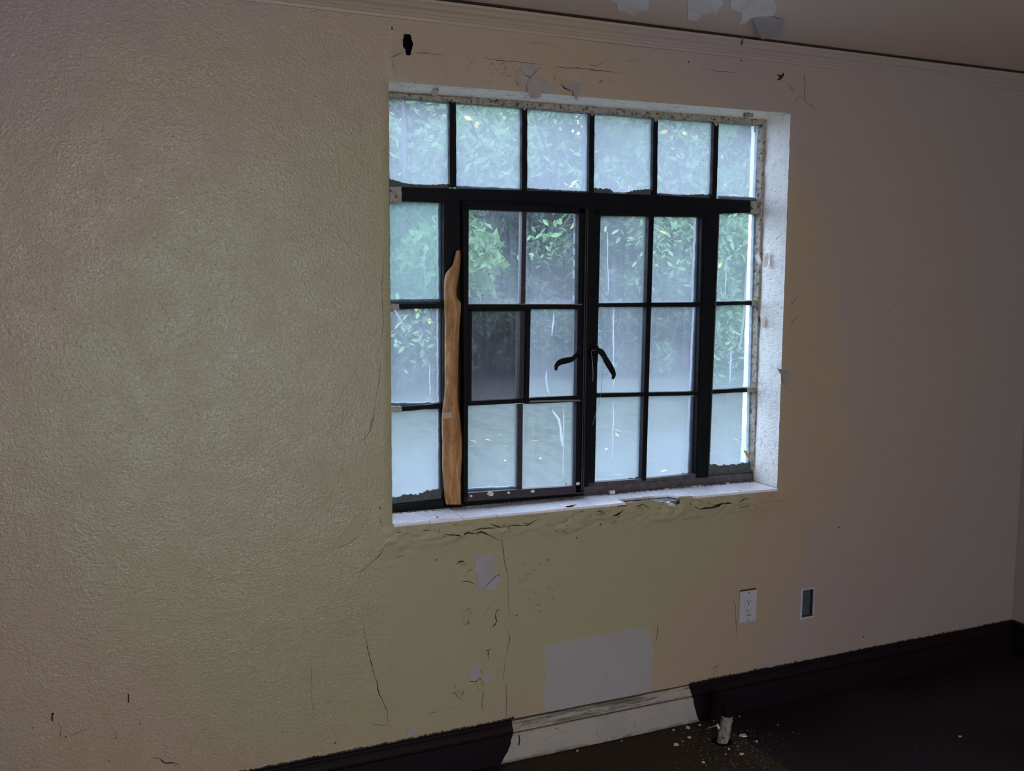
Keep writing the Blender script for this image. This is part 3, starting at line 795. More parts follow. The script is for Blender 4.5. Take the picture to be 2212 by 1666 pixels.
part(MB().tube([U(1253, 766, .10), U(1250, 768, .070)], [.0085, .0070], 12), 'handle_pivot', STEEL, cl, smooth=True)
handle3([(1280,757),(1290,757),(1299,761),(1306,772),(1314,786),(1321,798),(1326,810),(1323,819)], [3.2,4.2,4.6,4.4,4.8,4.6,3.4,1.9], [.115,.095,.088,.086,.085,.085,.086,.088], cr_)
part(MB().tube([U(1289, 750, .132), U(1288, 752, .098)], [.0085, .0070], 12), 'handle_pivot', STEEL, cr_, smooth=True)
part(MB().tube([U(1284, 762, .132), U(1284, 764, .094)], [.0115, .0095], 12), 'handle_pivot', STEEL, cr_, smooth=True)
part(MB().px([(1277,744),(1293,744),(1292,782),(1276,782)], .118, .132), 'handle_plate', STEEL, cr_, bevel=.002)
# wires hanging from the right handle (a thing of their own)
def wire(px, ys, r, label):
    f = fine([(a, b, y) for (a, b), y in zip(px, ys)], 4)
    o = MB().tube([U(v[0], v[1], v[2]) for v in f], r, 6).build('wire', WIRE, smooth=True)
    return tag(o, label, 'wire')
wire([(1286,757),(1279,758),(1278,764),(1280,785),(1281,810),(1280,824)], [.078,.080,.092,.094,.094,.094], .0009, 'short bent wire hooked over the right window handle')
wire([(1302,770),(1303,790),(1300,826),(1296,862),(1288,890),(1280,918)], [.079,.080,.084,.09,.098,.100], .0006, 'long thin wire dangling below the right window handle')

# --- torn brown paper on the left mullion
edges = [(541,986,994),(548,984,995),(560,981,995),(572,978,994),(582,970,993),(590,964,992),(600,961,990),(615,960,988),(630,960,986),(645,960,988),(656,960,996),(668,960,996),
         (690,961,994),(720,961,992),(760,961,991),(800,961,990),(835,961,990),(860,960,990),(878,957,991),(900,955,994),(930,955,997),(955,956,999),(985,956,999),
         (1010,956,997),(1035,958,996),(1058,960,996),(1075,961,996),(1090,964,996)]
mb = MB(); NU = 26; rows = []
fe = fine([(a, b, c) for a, b, c in edges], 8)
for r_, v in enumerate(fe):
    for k in range(NU + 1):
        u = k / NU; xp = v[1] + (v[2] - v[1]) * u
        fold = .020 * math.sin(math.pi * u) ** .6 + .006 * noise.noise(Vector((u * 3.2, v[0] * .022, 1))) + .004 * abs(noise.noise(Vector((u * 6, v[0] * .05, 4)))) + .003 * abs(noise.noise(Vector((u * 9 + v[0] * .03, v[0] * .09, 8))))
        if r_ > len(fe) - 6: fold += .006 * math.sin(u * 19 + 1) * (r_ - len(fe) + 6) / 6
        P = U(xp, v[0], DF - .005 - .006 - fold); mb.v.append(tuple(P))
n_ = NU + 1
for i in range(len(fe) - 1):
    for k in range(NU):
        a = i * n_ + k; mb.f.append((a, a + n_, a + n_ + 1, a + 1))
pp = mb.build('torn_paper', PAPER, smooth=True)
sol = pp.modifiers.new('thick', 'SOLIDIFY'); sol.thickness = .0008; sol.offset = 1
tag(pp, 'torn strip of crumpled brown paper taped to the left window mullion', 'paper')
tp = MB().px([(957,892),(975,890),(977,903),(958,905)], .094, .0955).build('tape', TAPE, pp)
tp['label'] = 'pale strip of tape'

# --- peeling bits on the jamb
def flake(pts, y, tilt=(0, 0), mat=FLAKE, name='paint_flake', parent=wall, th=.0009, curl=.0, hinge='top'):
    """thin plate traced at y=0 then lifted away from the wall; hinge edge stays on the wall"""
    P = [U(a, b, 0) for a, b in pts]
    zt, zb = max(p.z for p in P), min(p.z for p in P); xa, xb = min(p.x for p in P), max(p.x for p in P)
    Q = []
    for p in P:
        if hinge == 'top': t = (zt - p.z) / max(zt - zb, 1e-5)
        elif hinge == 'bottom': t = (p.z - zb) / max(zt - zb, 1e-5)
        elif hinge == 'left': t = (p.x - xa) / max(xb - xa, 1e-5)
        else: t = (xb - p.x) / max(xb - xa, 1e-5)
        yy = disp(p.x, p.z) - .0012 - y * t ** 1.6
        d = (p - EYE); q = EYE + d * ((yy + D) / d.y); Q.append(q)
    return MB().prism(Q, (0, th, 0)).build(name, mat, parent)
def patch(pts, mat=BARE, off=.0012, name='bare_patch', parent=wall):
    P = []
    for a, b in pts:
        p = U(a, b, 0); yy = disp(p.x, p.z) - off; d = p - EYE; P.append(EYE + d * ((yy + D) / d.y))
    return MB().prism(P, (0, .003, 0)).build(name, mat, parent)
def crack(px, wpx=1.6, mat=GAP, off=.0008, jit=1.0, parent=wall, name='crack', taper=True):
    P = []
    for i in range(len(px) - 1):
        a, b = Vector(px[i]), Vector(px[i + 1]); n = max(1, int((b - a).length / 7))
        for k in range(n):
            q = a.lerp(b, k / n)
            if k or i: q = q + Vector((random.uniform(-jit, jit), random.uniform(-jit, jit)))
            P.append(q)
    P.append(Vector(px[-1])); n = len(P)
    mb = MB()
    for i, q in enumerate(P):
        t = (P[min(i + 1, n - 1)] - P[max(i - 1, 0)]).normalized(); nn = Vector((-t.y, t.x))
        w_ = wpx * .5 * random.uniform(.45, 1.35) * (min(1, .25 + 2.5 * min(i, n - 1 - i) / max(1, n - 1)) if taper else 1)
        for s in (-1, 1):
            r = q + nn * w_ * s; p = U(r.x, r.y, 0); yy = disp(p.x, p.z) - off; d = p - EYE
            mb.v.append(tuple(EYE + d * ((yy + D) / d.y)))
    for i in range(n - 1): mb.f.append((2 * i, 2 * i + 1, 2 * i + 3, 2 * i + 2))
    return mb.build(name, mat, parent)

# right side of the window
for pts, y0_, y1_ in (([(1630,552),(1637,549),(1642,556),(1645,566),(1643,574),(1636,565)], .118, .122), ([(1653,548),(1660,545),(1661,556),(1658,575),(1650,578),(1650,566)], .085, .10),
        ([(1643,676),(1649,690),(1655,680),(1657,696),(1653,711),(1645,704)], .095, .11)):
    part(MB().px(pts, y0_, y1_ - .012 if y1_ - y0_ > .02 else y0_ + .0015), 'paint_curl', JAMB)
for pts in ([(936,186),(947,183),(948,196),(943,208),(933,206)],):
    part(MB().px(pts, .055, .057), 'bracket_stub', BEIGE)
part(MB().px([(1612,238),(1628,240),(1628,252),(1613,254)], .05, .07), 'bracket_stub', BEIGE, bevel=.001)
part(MB().px([(1626,258),(1638,262),(1636,270),(1633,272),(1632,286),(1630,285),(1630,272),(1626,268)], .12, .122), 'paint_curl', BEIGE)
for pts in ([(1008,222),(1014,213),(1022,210),(1030,216),(1020,217),(1012,225)], [(851,212),(856,205),(852,204),(848,206)], [(1020,208),(1090,212),(1120,218),(1090,219),(1040,214)]):
    part(MB().px(pts, .122, .1235), 'paint_curl', BEIGE)
# little orange leaf stuck to the lower right pane
part(MB().px([(1606,973),(1612,974),(1618,981),(1617,990),(1613,987),(1610,980)], .1475, .149), 'stuck_leaf', LEAFY, label='small orange leaf stuck to the glass')

# ------------------------------------------------------------------ wall damage
# the dark slot: cavity behind
def cavity(px, z_pad=.01, depth=.03, mat=HOLE, name='cavity'):
    P = [U(a, b, .003) for a, b in px]; xa, xb = min(p.x for p in P) - .008, max(p.x for p in P) + .008
    za, zb = min(p.z for p in P) - z_pad, max(p.z for p in P) + z_pad
    mb = MB().add([(xa, depth, za), (xb, depth, za), (xb, depth, zb), (xa, depth, zb), (xa, .004, za), (xb, .004, za), (xb, .004, zb), (xa, .004, zb)],
                  [(0, 3, 2, 1), (0, 1, 5, 4), (1, 2, 6, 5), (2, 3, 7, 6), (3, 0, 4, 7)])
    return mb.build(name, mat, wall)
cavity(hole_px)
patch([(870,78),(874,72),(886,73),(889,77),(888,72),(880,70),(873,71)], FLAKE, .0016, 'broken_rim')
patch([(891,104),(893,112),(891,119),(889,120),(888,112)], BARE, .0018, 'broken_rim')
patch([(871,105),(875,108),(874,114),(876,120),(872,121),(870,112)], BARE, .0018, 'broken_rim')
patch([(1679,160),(1687,163),(1693,157),(1694,163),(1689,170),(1683,174),(1680,172),(1684,167)], GAP, .002, 'chipped_anchor_hole')
patch([(845,59),(848,58),(849,64),(846,65)], GAP, .001, 'nail_hole')
# cracks and wrinkles, traced on the wall
CR = [
 ([(845,125),(860,118),(870,113)],1.4,1),([(892,115),(915,114),(930,117),(960,118)],1.4,1),([(845,125),(852,150),(858,170)],1.,0),
 ([(1040,124),(1075,130),(1120,134),(1150,138),(1175,140)],1.2,1),([(1078,120),(1086,130),(1090,134)],1.2,0),([(1090,134),(1093,160)],1,0),
 ([(1190,149),(1200,144),(1225,147),(1240,147),(1262,148),(1280,150),(1320,156),(1350,159)],1.5,1),([(1195,160),(1200,170),(1197,178)],1.2,0),
 ([(1124,152),(1145,168),(1158,152),(1172,142)],2.0,1),([(1118,160),(1113,175),(1122,188)],1.4,1),([(1208,180),(1220,190),(1237,197)],3.,1),([(1237,197),(1255,190),(1262,180)],1.6,0),
 ([(1293,180),(1298,175),(1304,174)],2.2,1),([(1520,150),(1555,154),(1600,158)],1.2,0),([(1350,132),(1380,129)],1.2,0),([(1262,138),(1290,142),(1310,130)],1.2,0),
 ([(1738,150),(1739,200),(1738,215),(1752,228),(1762,240)],1.6,0),([(1738,215),(1728,208),(1720,215),(1716,228)],1.4,0),([(1700,178),(1716,200)],1.2,0),
 ([(1090,50),(1130,58),(1180,62),(1225,68)],1.2,0),([(1130,90),(1180,95),(1225,110)],.9,0),
 ([(830,560),(824,620),(828,700),(820,760)],1.4,0),([(812,870),(800,930),(784,955),(800,959)],1.6,0),([(822,780),(816,840),(810,870)],1.2,0),
 ([(784,1345),(794,1400),(806,1450),(820,1500),(836,1535),(838,1560),(848,1586)],1.6,1),([(770,1320),(784,1345)],1.,0),
 ([(770,1240),(790,1228),(815,1205),(830,1185),(846,1165)],1.8,0),([(722,1190),(760,1170),(788,1148)],1.2,0),([(786,1130),(782,1140),(800,1141)],1.2,0),([(820,1118),(826,1140)],1.5,0),
 # under the sill
 ([(862,1138),(870,1142),(884,1146)],2.5,1),([(900,1148),(925,1146),(945,1150)],2,0),([(946,1140),(952,1153),(975,1157),(1000,1156),(1010,1150),(1020,1152),(1040,1150),(1052,1154),(1080,1168)],3.2,1),
 ([(1010,1150),(1040,1142),(1085,1140)],2,1),([(1056,1130),(1075,1138),(1085,1140)],2.4,1),([(1085,1140),(1110,1135),(1135,1136),(1160,1124),(1166,1118)],2.6,1),
 ([(1130,1130),(1145,1134)],2,1),([(1220,1095),(1235,1094),(1246,1090)],3,1),([(1233,1115),(1244,1125)],1.6,1),([(1289,1112),(1300,1110),(1310,1113)],3,1),([(1323,1115),(1335,1112),(1346,1102)],4,1),
 ([(1290,1100),(1306,1108),(1316,1104)],1.8,0),([(1328,1092),(1355,1093)],2.4,1),([(1374,1096),(1390,1090),(1404,1098)],2.4,1),([(1376,1100),(1392,1098)],1.6,0),
 ([(1490,1087),(1500,1096),(1512,1100),(1530,1098),(1552,1094),(1576,1088)],4.2,1),([(1530,1098),(1548,1091),(1575,1087),(1590,1090),(1602,1082),(1612,1077),(1625,1078)],3,1),
 ([(1475,1095),(1485,1088)],3,1),([(1505,1080),(1520,1086),(1540,1090)],2,0),([(1596,1060),(1604,1063)],3,1),([(1669,1060),(1671,1068)],2.6,1),
 ([(1080,1150),(1086,1185),(1092,1225),(1097,1243)],1.8,1),([(1097,1243),(1098,1290),(1100,1340)],1.2,0),([(1098,1360),(1101,1380),(1097,1400),(1098,1412)],1.8,0),
 ([(1094,1410),(1089,1450),(1086,1475)],1,0),([(1086,1472),(1092,1476),(1094,1492),(1095,1510),(1093,1560)],1.8,0),
 ([(985,1220),(992,1214),(1000,1212),(1003,1216)],2.6,1),([(996,1256),(1012,1256),(1020,1260),(1026,1262)],2.4,1),([(1012,1240),(1020,1250),(1026,1250)],1.4,0),([(1044,1268),(1058,1252),(1078,1242),(1083,1250)],1.6,1),
 ([(1020,1323),(1013,1330),(1011,1340),(1014,1346),(1004,1350)],2.8,1),([(1002,1328),(1010,1332)],1.2,0),([(1080,1316),(1072,1320),(1069,1330),(1072,1342),(1068,1350),(1058,1360)],3,1),([(1050,1322),(1045,1326)],2,1),
 ([(1050,1370),(1062,1374)],1.4,0),([(1048,1407),(1062,1402)],1.6,1),([(1055,1404),(1055,1425)],3,0),([(1038,1434),(1040,1450),(1042,1456)],2,1),
 ([(1012,1472),(1028,1474),(1034,1463),(1040,1468),(1046,1480)],2.4,1),([(1044,1480),(1044,1502),(1040,1520),(1045,1540)],1.8,0),([(970,1498),(982,1498),(992,1508),(1000,1514)],2.4,1),([(1003,1490),(998,1508)],2.4,0),
 ([(982,1472),(983,1490)],1.,0),([(925,1545),(936,1538),(944,1540)],1.4,0),([(968,1535),(976,1530),(984,1532)],1.4,0),([(852,1208),(862,1202),(876,1202)],1.4,0),
 ([(1422,1348),(1420,1370),(1418,1384)],1.4,1),([(1582,1285),(1588,1310),(1590,1350),(1592,1380)],1.4,0),([(1538,1448),(1552,1436)],1.6,1),([(1536,1460),(1555,1440)],1.,0),([(1126,1556),(1140,1550),(1150,1552)],1.4,0),
 # far left bottom
 ([(112,1560),(124,1563),(132,1570),(130,1600)],1.6,0),([(192,1555),(198,1572)],1.4,0),([(330,1637),(345,1640),(360,1650),(375,1648),(388,1651)],2.6,1),([(228,1640),(240,1650)],1.4,0),([(150,1592),(190,1574)],1,0),
 ([(806,1566),(840,1567)],1.2,0),([(672,1410),(674,1520),(682,1562)],.9,0),([(60,1410),(66,1440)],1,0),([(190,1430),(196,1455)],1,0),
 ([(1706,660),(1728,636)],1.6,0),([(1706,700),(1726,680)],1.6,0),
]
for pts, w_, dark in CR: crack(pts, w_ * .95, GAP if dark else GAPF)
# countless small ripples in the render under the sill and right of it
for k in range(120):
    if k < 60: x0 = random.uniform(855, 1660); y0_ = 1133 - (x0 - 848) * .0929 + random.uniform(8, 48)
    elif k < 90: x0 = random.uniform(1110, 1200); y0_ = random.uniform(1215, 1330)
    else: x0 = random.uniform(860, 1330); y0_ = 175 + (x0 - 840) * .08 - random.uniform(10, 55)
    L_ = random.uniform(4, 16); a = random.gauss(-.1, .5)
    crack([(x0, y0_), (x0 + L_ * .5, y0_ + L_ * .5 * a + random.uniform(-2, 2)), (x0 + L_, y0_ + L_ * a)], random.uniform(.6, 1.3) if 60 <= k else random.uniform(.8, 1.9), GAPF if k >= 60 else random.choice((GAP, GAPF)), jit=.6)
# bare patches where the paint has come away
patch([(1024,1202),(1034,1199),(1067,1198),(1069,1205),(1066,1232),(1073,1236),(1076,1244),(1083,1248),(1083,1257),(1077,1262),(1068,1273),(1060,1276),(1050,1272),(1042,1272),(1036,1268),(1032,1280),(1024,1281),(1022,1273),(1026,1266),(1033,1256),(1032,1240),(1024,1230),(1026,1216)])
crack([(1044,1272),(1060,1255),(1077,1242)], 1.4, GAP, .003); crack([(1024,1268),(1036,1273)], 1.4, GAP, .003)
patch([(1014,1445),(1026,1434),(1038,1432),(1040,1448),(1036,1462),(1028,1472),(1016,1470),(1012,1458)]); patch([(1044,1458),(1060,1456),(1062,1464),(1056,1475),(1046,1476),(1040,1466)])
patch([(1124,150),(1126,140),(1174,142),(1158,153),(1146,167),(1134,160)], FLAKEM); patch([(1112,168),(1122,158),(1143,172),(1138,180),(1128,188),(1116,178)], FLAKEM)
flake([(1143,172),(1160,163),(1180,176),(1194,188),(1192,198),(1180,204),(1173,196),(1168,210),(1158,214),(1146,212),(1140,200),(1138,184)], .016, mat=FLAKEM, hinge='top')
flake([(1208,180),(1225,176),(1264,178),(1256,192),(1250,205),(1247,216),(1242,214),(1238,198),(1222,190)], .018, mat=FLAKEM, hinge='top')
flake([(1680,796),(1700,800),(1712,806),(1708,826),(1698,835),(1694,828),(1688,812)], .014, mat=FLAKEM, hinge='right')
flake([(992,1216),(1004,1213),(1008,1220),(998,1224)], .006, hinge='bottom')
for pts, mt in (([(1004,1322),(1016,1316),(1018,1326),(1012,1340),(1004,1348),(998,1338)], FLAKE), ([(1048,1322),(1060,1312),(1072,1318),(1069,1332),(1072,1344),(1060,1358),(1050,1350)], FLAKE),
                ([(1010,1236),(1022,1230),(1020,1246),(1024,1256),(1008,1254),(1002,1250)], FLAKE), ([(988,1482),(1000,1490),(998,1508),(986,1500),(980,1490)], FLAKE), ([(1028,1476),(1036,1466),(1046,1480),(1046,1496),(1034,1492)], FLAKE)):
    flake(pts, .010, mat=mt, hinge='left')
patch([(722,1178),(740,1150),(765,1122),(783,1104),(782,1132),(772,1155),(745,1172),(724,1190)], FLAKE, .0018, 'raised_paint_patch')
patch([(878,1580),(888,1575),(898,1582),(890,1590),(880,1588)], BARE, .0025, 'paint_blob')
patch([(271,716),(273,712),(297,712),(299,717),(297,724),(289,727),(274,724)], WALL, .004, 'painted_over_clip')
patch([(276,1500),(279,1500),(279.5,1518),(276.5,1518)], GAP, .002, 'slot_hole'); patch([(111,1542),(116,1540),(117,1543),(114,1546),(115,1558),(111,1558)], GAP, .002, 'slot_hole')
for a, b in ((71,1573),(250,1584),(251,1594),(302,1565),(142,1592),(724,1606),(943,1210),(1246,1162),(1297,1133),(821,1098),(1488,134),(1602,131),(945,1118),(1812,1140),(1184,1210),(1116,1330),(2189,1331),(1865,1376)):
    patch([(a - 1.5, b - 1), (a + 1, b - 1.6), (a + 1.6, b + 1), (a - .8, b + 1.5)], GAP, .0012, 'pit')
patch([(1182,1207),(1190,1200),(1190,1208),(1185,1212)], FLAKEM, .001, 'chip_mark')

# ceiling patches
def cpatch(pts, name='bare_patch', mat=BAREC, drop=.0015):
    P = [UZ(a, b, H - drop) for a, b in pts]
    return MB().prism(P, (0, 0, .002)).build(name, mat, ceil)
cpatch([(1316,-30),(1322,2),(1332,8),(1338,0),(1345,-12),(1345,-30)])
cpatch([(1338,-20),(1333,12),(1334,20),(1342,25),(1350,24),(1360,30),(1368,34),(1376,31),(1380,22),(1392,24),(1400,26),(1402,-20)])
cpatch([(1484,-20),(1486,42),(1496,44),(1504,46),(1512,40),(1516,30),(1526,30),(1536,26),(1548,32),(1552,20),(1562,10),(1560,-20)])
cpatch([(1577,-20),(1579,16),(1590,24),(1604,28),(1602,44),(1594,52),(1598,54),(1612,50),(1620,42),(1640,38),(1664,38),(1674,28),(1678,14),(1672,-2),(1660,-20)])
# loose flap of paint hanging from the ceiling over the moulding
fl = [(1624,40),(1640,38),(1662,37),(1690,46),(1689,60),(1687,78),(1668,82),(1646,85),(1640,72),(1632,56)]
P = []
for a, b in fl:
    t = max(0, (b - 38) / 46); P.append(UZ(a, b, H - .004 - .016 * t))
MB().prism(P, (0, .0, .0012)).build('hanging_paint_flap', BARE, ceil)


# ------------------------------------------------------------------ electrical outlet and empty box
q = [U(a, b, -.006) for a, b in ((1599.5, 1278.5), (1635.5, 1274.5), (1634, 1342), (1597, 1346.5))]
ox0, ox1 = (q[0].x + q[3].x) / 2, (q[1].x + q[2].x) / 2; oz0, oz1 = (q[2].z + q[3].z) / 2, (q[0].z + q[1].z) / 2
oc = ((ox0 + ox1) / 2, 0, (oz0 + oz1) / 2)
outlet = empty('wall_outlet', oc); tag(outlet, 'white double socket plate on the wall below the window', 'outlet')
def local(mb, name, mat, root, bevel=0., smooth=False, label=None, parent=None):
    c_ = Vector(root.location); mb.v = [tuple(Vector(v) - c_) for v in mb.v]
    o = mb.build(name, mat, parent or root, smooth, bevel)
    if label: o['label'] = label
    return o
dy = disp(oc[0], oc[2])
pl = local(MB().box((ox0, dy - .0065, oz0), (ox1, dy + .001, oz1)), 'cover_plate', PLAST, outlet, .0025)
W_, H_ = ox1 - ox0, oz1 - oz0; cx_, cz_ = oc[0], oc[2]
local(MB().box((cx_ - .0165, dy - .0085, cz_ - .033), (cx_ + .0165, dy - .006, cz_ + .033)), 'receptacle', PLAST, outlet, .001)
for s in (1, -1):
    zc_ = cz_ + s * .017
    for dx_, hh in ((-.0062, .0045), (.0062, .0038)):
        local(MB().box((cx_ + dx_ - .0009, dy - .0092, zc_ - hh + .003), (cx_ + dx_ + .0009, dy - .0086, zc_ + hh + .003)), 'slot', SLOT, outlet)
    local(MB().tube([(cx_, dy - .0086, zc_ - .0065), (cx_, dy - .0092, zc_ - .0065)], .0022, 10), 'ground_slot', SLOT, outlet)
    local(MB().tube([(cx_, dy - .0066, cz_ + s * .0485), (cx_, dy - .0076, cz_ + s * .0485)], .0022, 10), 'screw', BOXS, outlet)
local(MB().box((cx_ - .012, dy - .0093, cz_ - .0315), (cx_ + .012, dy - .0086, cz_ - .0298)), 'gap_line', SLOT, outlet)
MB().box((ox0 + .002, dy - .0022, oz1 + .0005), (ox1 - .002, dy - .0003, oz1 + .0035)).build('plate_shadow', GAP, wall)  # dark strip painting the shadow line above the socket plate

jbx = empty('junction_box', ((JX0 + JX1) / 2, 0, JZ0)); tag(jbx, 'open empty grey metal box sunk in the wall right of the socket', 'junction box')
g = .001; d0, d1 = .001, .014
mb = MB(); mb.box((JX0, d1, JZ0), (JX1, d1 + .0015, JZ1)); local(mb, 'back_plate', BOXM, jbx)
local(MB().box((JX1 - .0015, d0, JZ0), (JX1 + .001, d1, JZ1)), 'side_plate', BOXS, jbx); local(MB().box((JX0 - .001, d0, JZ0), (JX0 + .0015, d1, JZ1)), 'side_plate', BOXS, jbx)
local(MB().box((JX0, d0, JZ1 - .0015), (JX1, d1, JZ1 + .001)), 'side_plate', BOXS, jbx); local(MB().box((JX0, d0, JZ0 - .001), (JX1, d1, JZ0 + .0015)), 'side_plate', BOXM, jbx)
mb = MB()
for (a, b, c_, d_) in ((JX0 - .008, JX0 + .0005, JZ0 - .008, JZ1 + .003), (JX1 - .0005, JX1 + .003, JZ0 - .004, JZ1 + .004), (JX0 - .006, JX1 + .003, JZ1, JZ1 + .005), (JX0 - .006, JX1 + .003, JZ0 - .006, JZ0)):
    yy = disp(a, c_); mb.box((a, yy - .0022, c_), (b, yy + .004, d_))
local(mb, 'rim', PLAST, jbx, .0006)

# ------------------------------------------------------------------ pipe stub at the skirting
pb_ = UZ(1560, 1603, .0)
pt = UX(1572, 1538, pb_.x + .004)
pipe = empty('pipe_stub', (pb_.x, pb_.y, 0)); tag(pipe, 'flaking pale pipe stub rising from the floor by the black skirting', 'pipe')
top = U(1573, 1540, pb_.y)
pts = [Vector((pb_.x, pb_.y, -.004)).lerp(top, k / 12) for k in range(13)]
mb = MB().tube(pts, [.0185 + .0022 * noise.noise(Vector((k * 1.3, 0, 0))) for k in range(13)], 20)
for i, v in enumerate(mb.v):
    n0 = noise.noise(Vector(v) * 70) * .0022; mb.v[i] = (v[0] + n0, v[1] + n0 * .6, v[2])
local(mb, 'pipe_body', LAG, pipe, smooth=True)
tcap = U(1570, 1514, pb_.y)
local(MB().tube([top - Vector((0, 0, .006)), top.lerp(tcap, .5), tcap], [.0215, .0225, .0215], 16), 'dark_patch_collar', PBLK, pipe, smooth=False, label='black collar standing in for a dark shadowy hole')  # black collar added in place of the shadowy dark hole behind the pipe
fl0 = Vector((pb_.x - .018, pb_.y - .004, .045))
local(MB().prism([fl0, fl0 + Vector((-.012, -.004, .020)), fl0 + Vector((-.008, -.004, .024)), fl0 + Vector((.004, 0, .008))], (.002, .003, 0)), 'loose_flake', CRUMB, pipe)
# rough dark collar of broken floor round it
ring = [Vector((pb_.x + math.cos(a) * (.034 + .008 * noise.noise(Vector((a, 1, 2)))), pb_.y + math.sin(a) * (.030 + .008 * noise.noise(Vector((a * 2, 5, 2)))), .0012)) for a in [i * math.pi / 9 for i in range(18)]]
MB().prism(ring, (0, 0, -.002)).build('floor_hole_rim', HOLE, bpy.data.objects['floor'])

# ------------------------------------------------------------------ chips of plaster on the floor and the sill
def chip_mesh(name, r, th=.003):
    n = random.randint(5, 7); pts = []
    for k in range(n):
        a = 2 * math.pi * k / n + random.uniform(-.3, .3); rr = r * random.uniform(.6, 1.15)
        pts.append(Vector((math.cos(a) * rr, math.sin(a) * rr * .75, th)))
    return MB().prism(pts[::-1] if False else pts, (0, 0, -th))
floor_chips = [(1606,1590,11,'largest pale plaster chip lying right of the pipe stub'),(1602,1630,5,'white plaster chip on the floor below the pipe stub'),
 (1512,1567,4,'small pointed chip by the right end of the cream skirting'),(1488,1594,5,'chip on the brown floor left of the pipe stub'),(1487,1573,6,'long chip lying close under the cream skirting'),
 (1461,1609,7,'oval flat chip furthest left among the floor chips'),(1575,1619,4,'small chip just in front of the pipe stub'),(1635,1603,4,'thin sliver lying right of the largest chip'),
 (1538,1495,2.5,'tiny chip on the black skirting ledge'),(1520,1648,5,'chip at the lower edge of the picture left of the pipe stub'),(1568,1630,3,'crumb of plaster below the pipe stub'),
 (1240,1616,4,'pale crumb under the middle of the cream skirting'),(1336,1596,3,'crumb under the cream skirting beside the bare boards'),(1597,1548,3,'small splinter behind the pipe stub'),
 (1475,1602,3,'crumb between the oval chip and the pipe stub'),(1594,1613,2.5,'crumb under the largest plaster chip'),(1449,1573,3.5,'chip against the cream skirting foot'),
 (2073,1592,4,'lone pale chip far out on the dark floor'),(1680,1567,2.5,'lone crumb on the dark floor right of the pipe stub')]
for a, b, r, lab in floor_chips:
    if b < 1540: P = UZ(a, b + 60, 0); 
    else: P = UZ(a, b, 0)
    if P.y > -.03: P.y = -.035
    sc = (P - EYE).length / F
    o = chip_mesh('plaster_chip', r * sc, .003 if r > 4 else .002).build('plaster_chip', CRUMB if r > 3 else BARE)
    o.location = (P.x, P.y, 0.0); o.rotation_euler = (0, 0, random.uniform(0, 6)); tag(o, lab, 'chip', 'plaster chips on the floor')
bpy.data.objects
P = UZ(1540, 1572, .0)
o = MB().tube([(-.019, 0, .0022), (.0, .001, .0022), (.019, .003, .0022)], .0020, 6).build('nail', CRUMB); o.location = (P.x, min(P.y, -.03), 0); tag(o, 'thin pale nail lying left of the pipe stub', 'nail')
# fine dust of crumbs too small to count
mb = MB()
for k in range(260):
    P = UZ(random.gauss(1570, 70), random.uniform(1575, 1664), 0)
    if P.y > -.03: continue
    r = random.uniform(.0008, .0022)
    a = random.uniform(0, 6)
    mb.add([P + Vector((math.cos(a) * r, math.sin(a) * r, .0002)), P + Vector((math.cos(a + 2) * r, math.sin(a + 2) * r, .0002)), P + Vector((math.cos(a + 4) * r, math.sin(a + 4) * r, .0002)), P + Vector((0, 0, r))],
           [(0, 1, 3), (1, 2, 3), (2, 0, 3)])
tag(mb.build('plaster_crumbs', BARE), 'scatter of fine plaster crumbs around the pipe stub', 'debris', kind='stuff')

sill_items = [(1304,1058,7,'small white cube of plaster on the sill beside the middle mullion','cube'),(1490,1044,6,'oval white chip on the sill left of its twin','o'),(1502,1043.5,6,'oval white chip on the sill under the right mullion','o'),
 (1424,1047,5,'curled chip on the sill under the right casement','o'),(1565,1038,5,'flat chip on the sill under the right side pane','o'),(1222,1047,5,'round pale crumb on the left sash bottom rail','sash'),
 (1248,1046,5,'crumb in the right corner of the left sash rail','sash'),(1150,1063,6,'white flake on the left sash rail near its middle bar','sash'),(1060,1068,9,'bright white flake standing on the left sash rail','sash'),
 (1017,1073,4,'crumb in the left corner of the left sash rail','sash'),(1098,1066,4,'small crumb on the left sash rail beside the bright flake','sash')]
for a, b, r, lab, kd in sill_items:
    zs_ = OZ0
    if kd == 'sash':
        P = U(a, b - 1, .0945); sc = (P - EYE).length / F
        o = chip_mesh('plaster_crumb', r * sc, .004).build('plaster_crumb', CRUMB); o.location = P; o.rotation_euler = (math.radians(65), 0, random.uniform(-.3, .3))
    else:
        P = UZ(a, b + 2, OZ0 + .0); P.z = warp(P.x, OZ0) + .0008; P.y = min(P.y, DF - .012); sc = (P - EYE).length / F
        mb = MB().box((-.010, -.006, 0), (.010, .006, .011)) if kd == 'cube' else chip_mesh('plaster_crumb', r * sc, .003)
        o = mb.build('plaster_crumb', CRUMB, bevel=.0008); o.location = P; o.rotation_euler = (0, 0, random.uniform(-.3, .3))
    tag(o, lab, 'crumb', 'plaster crumbs on the window ledge')
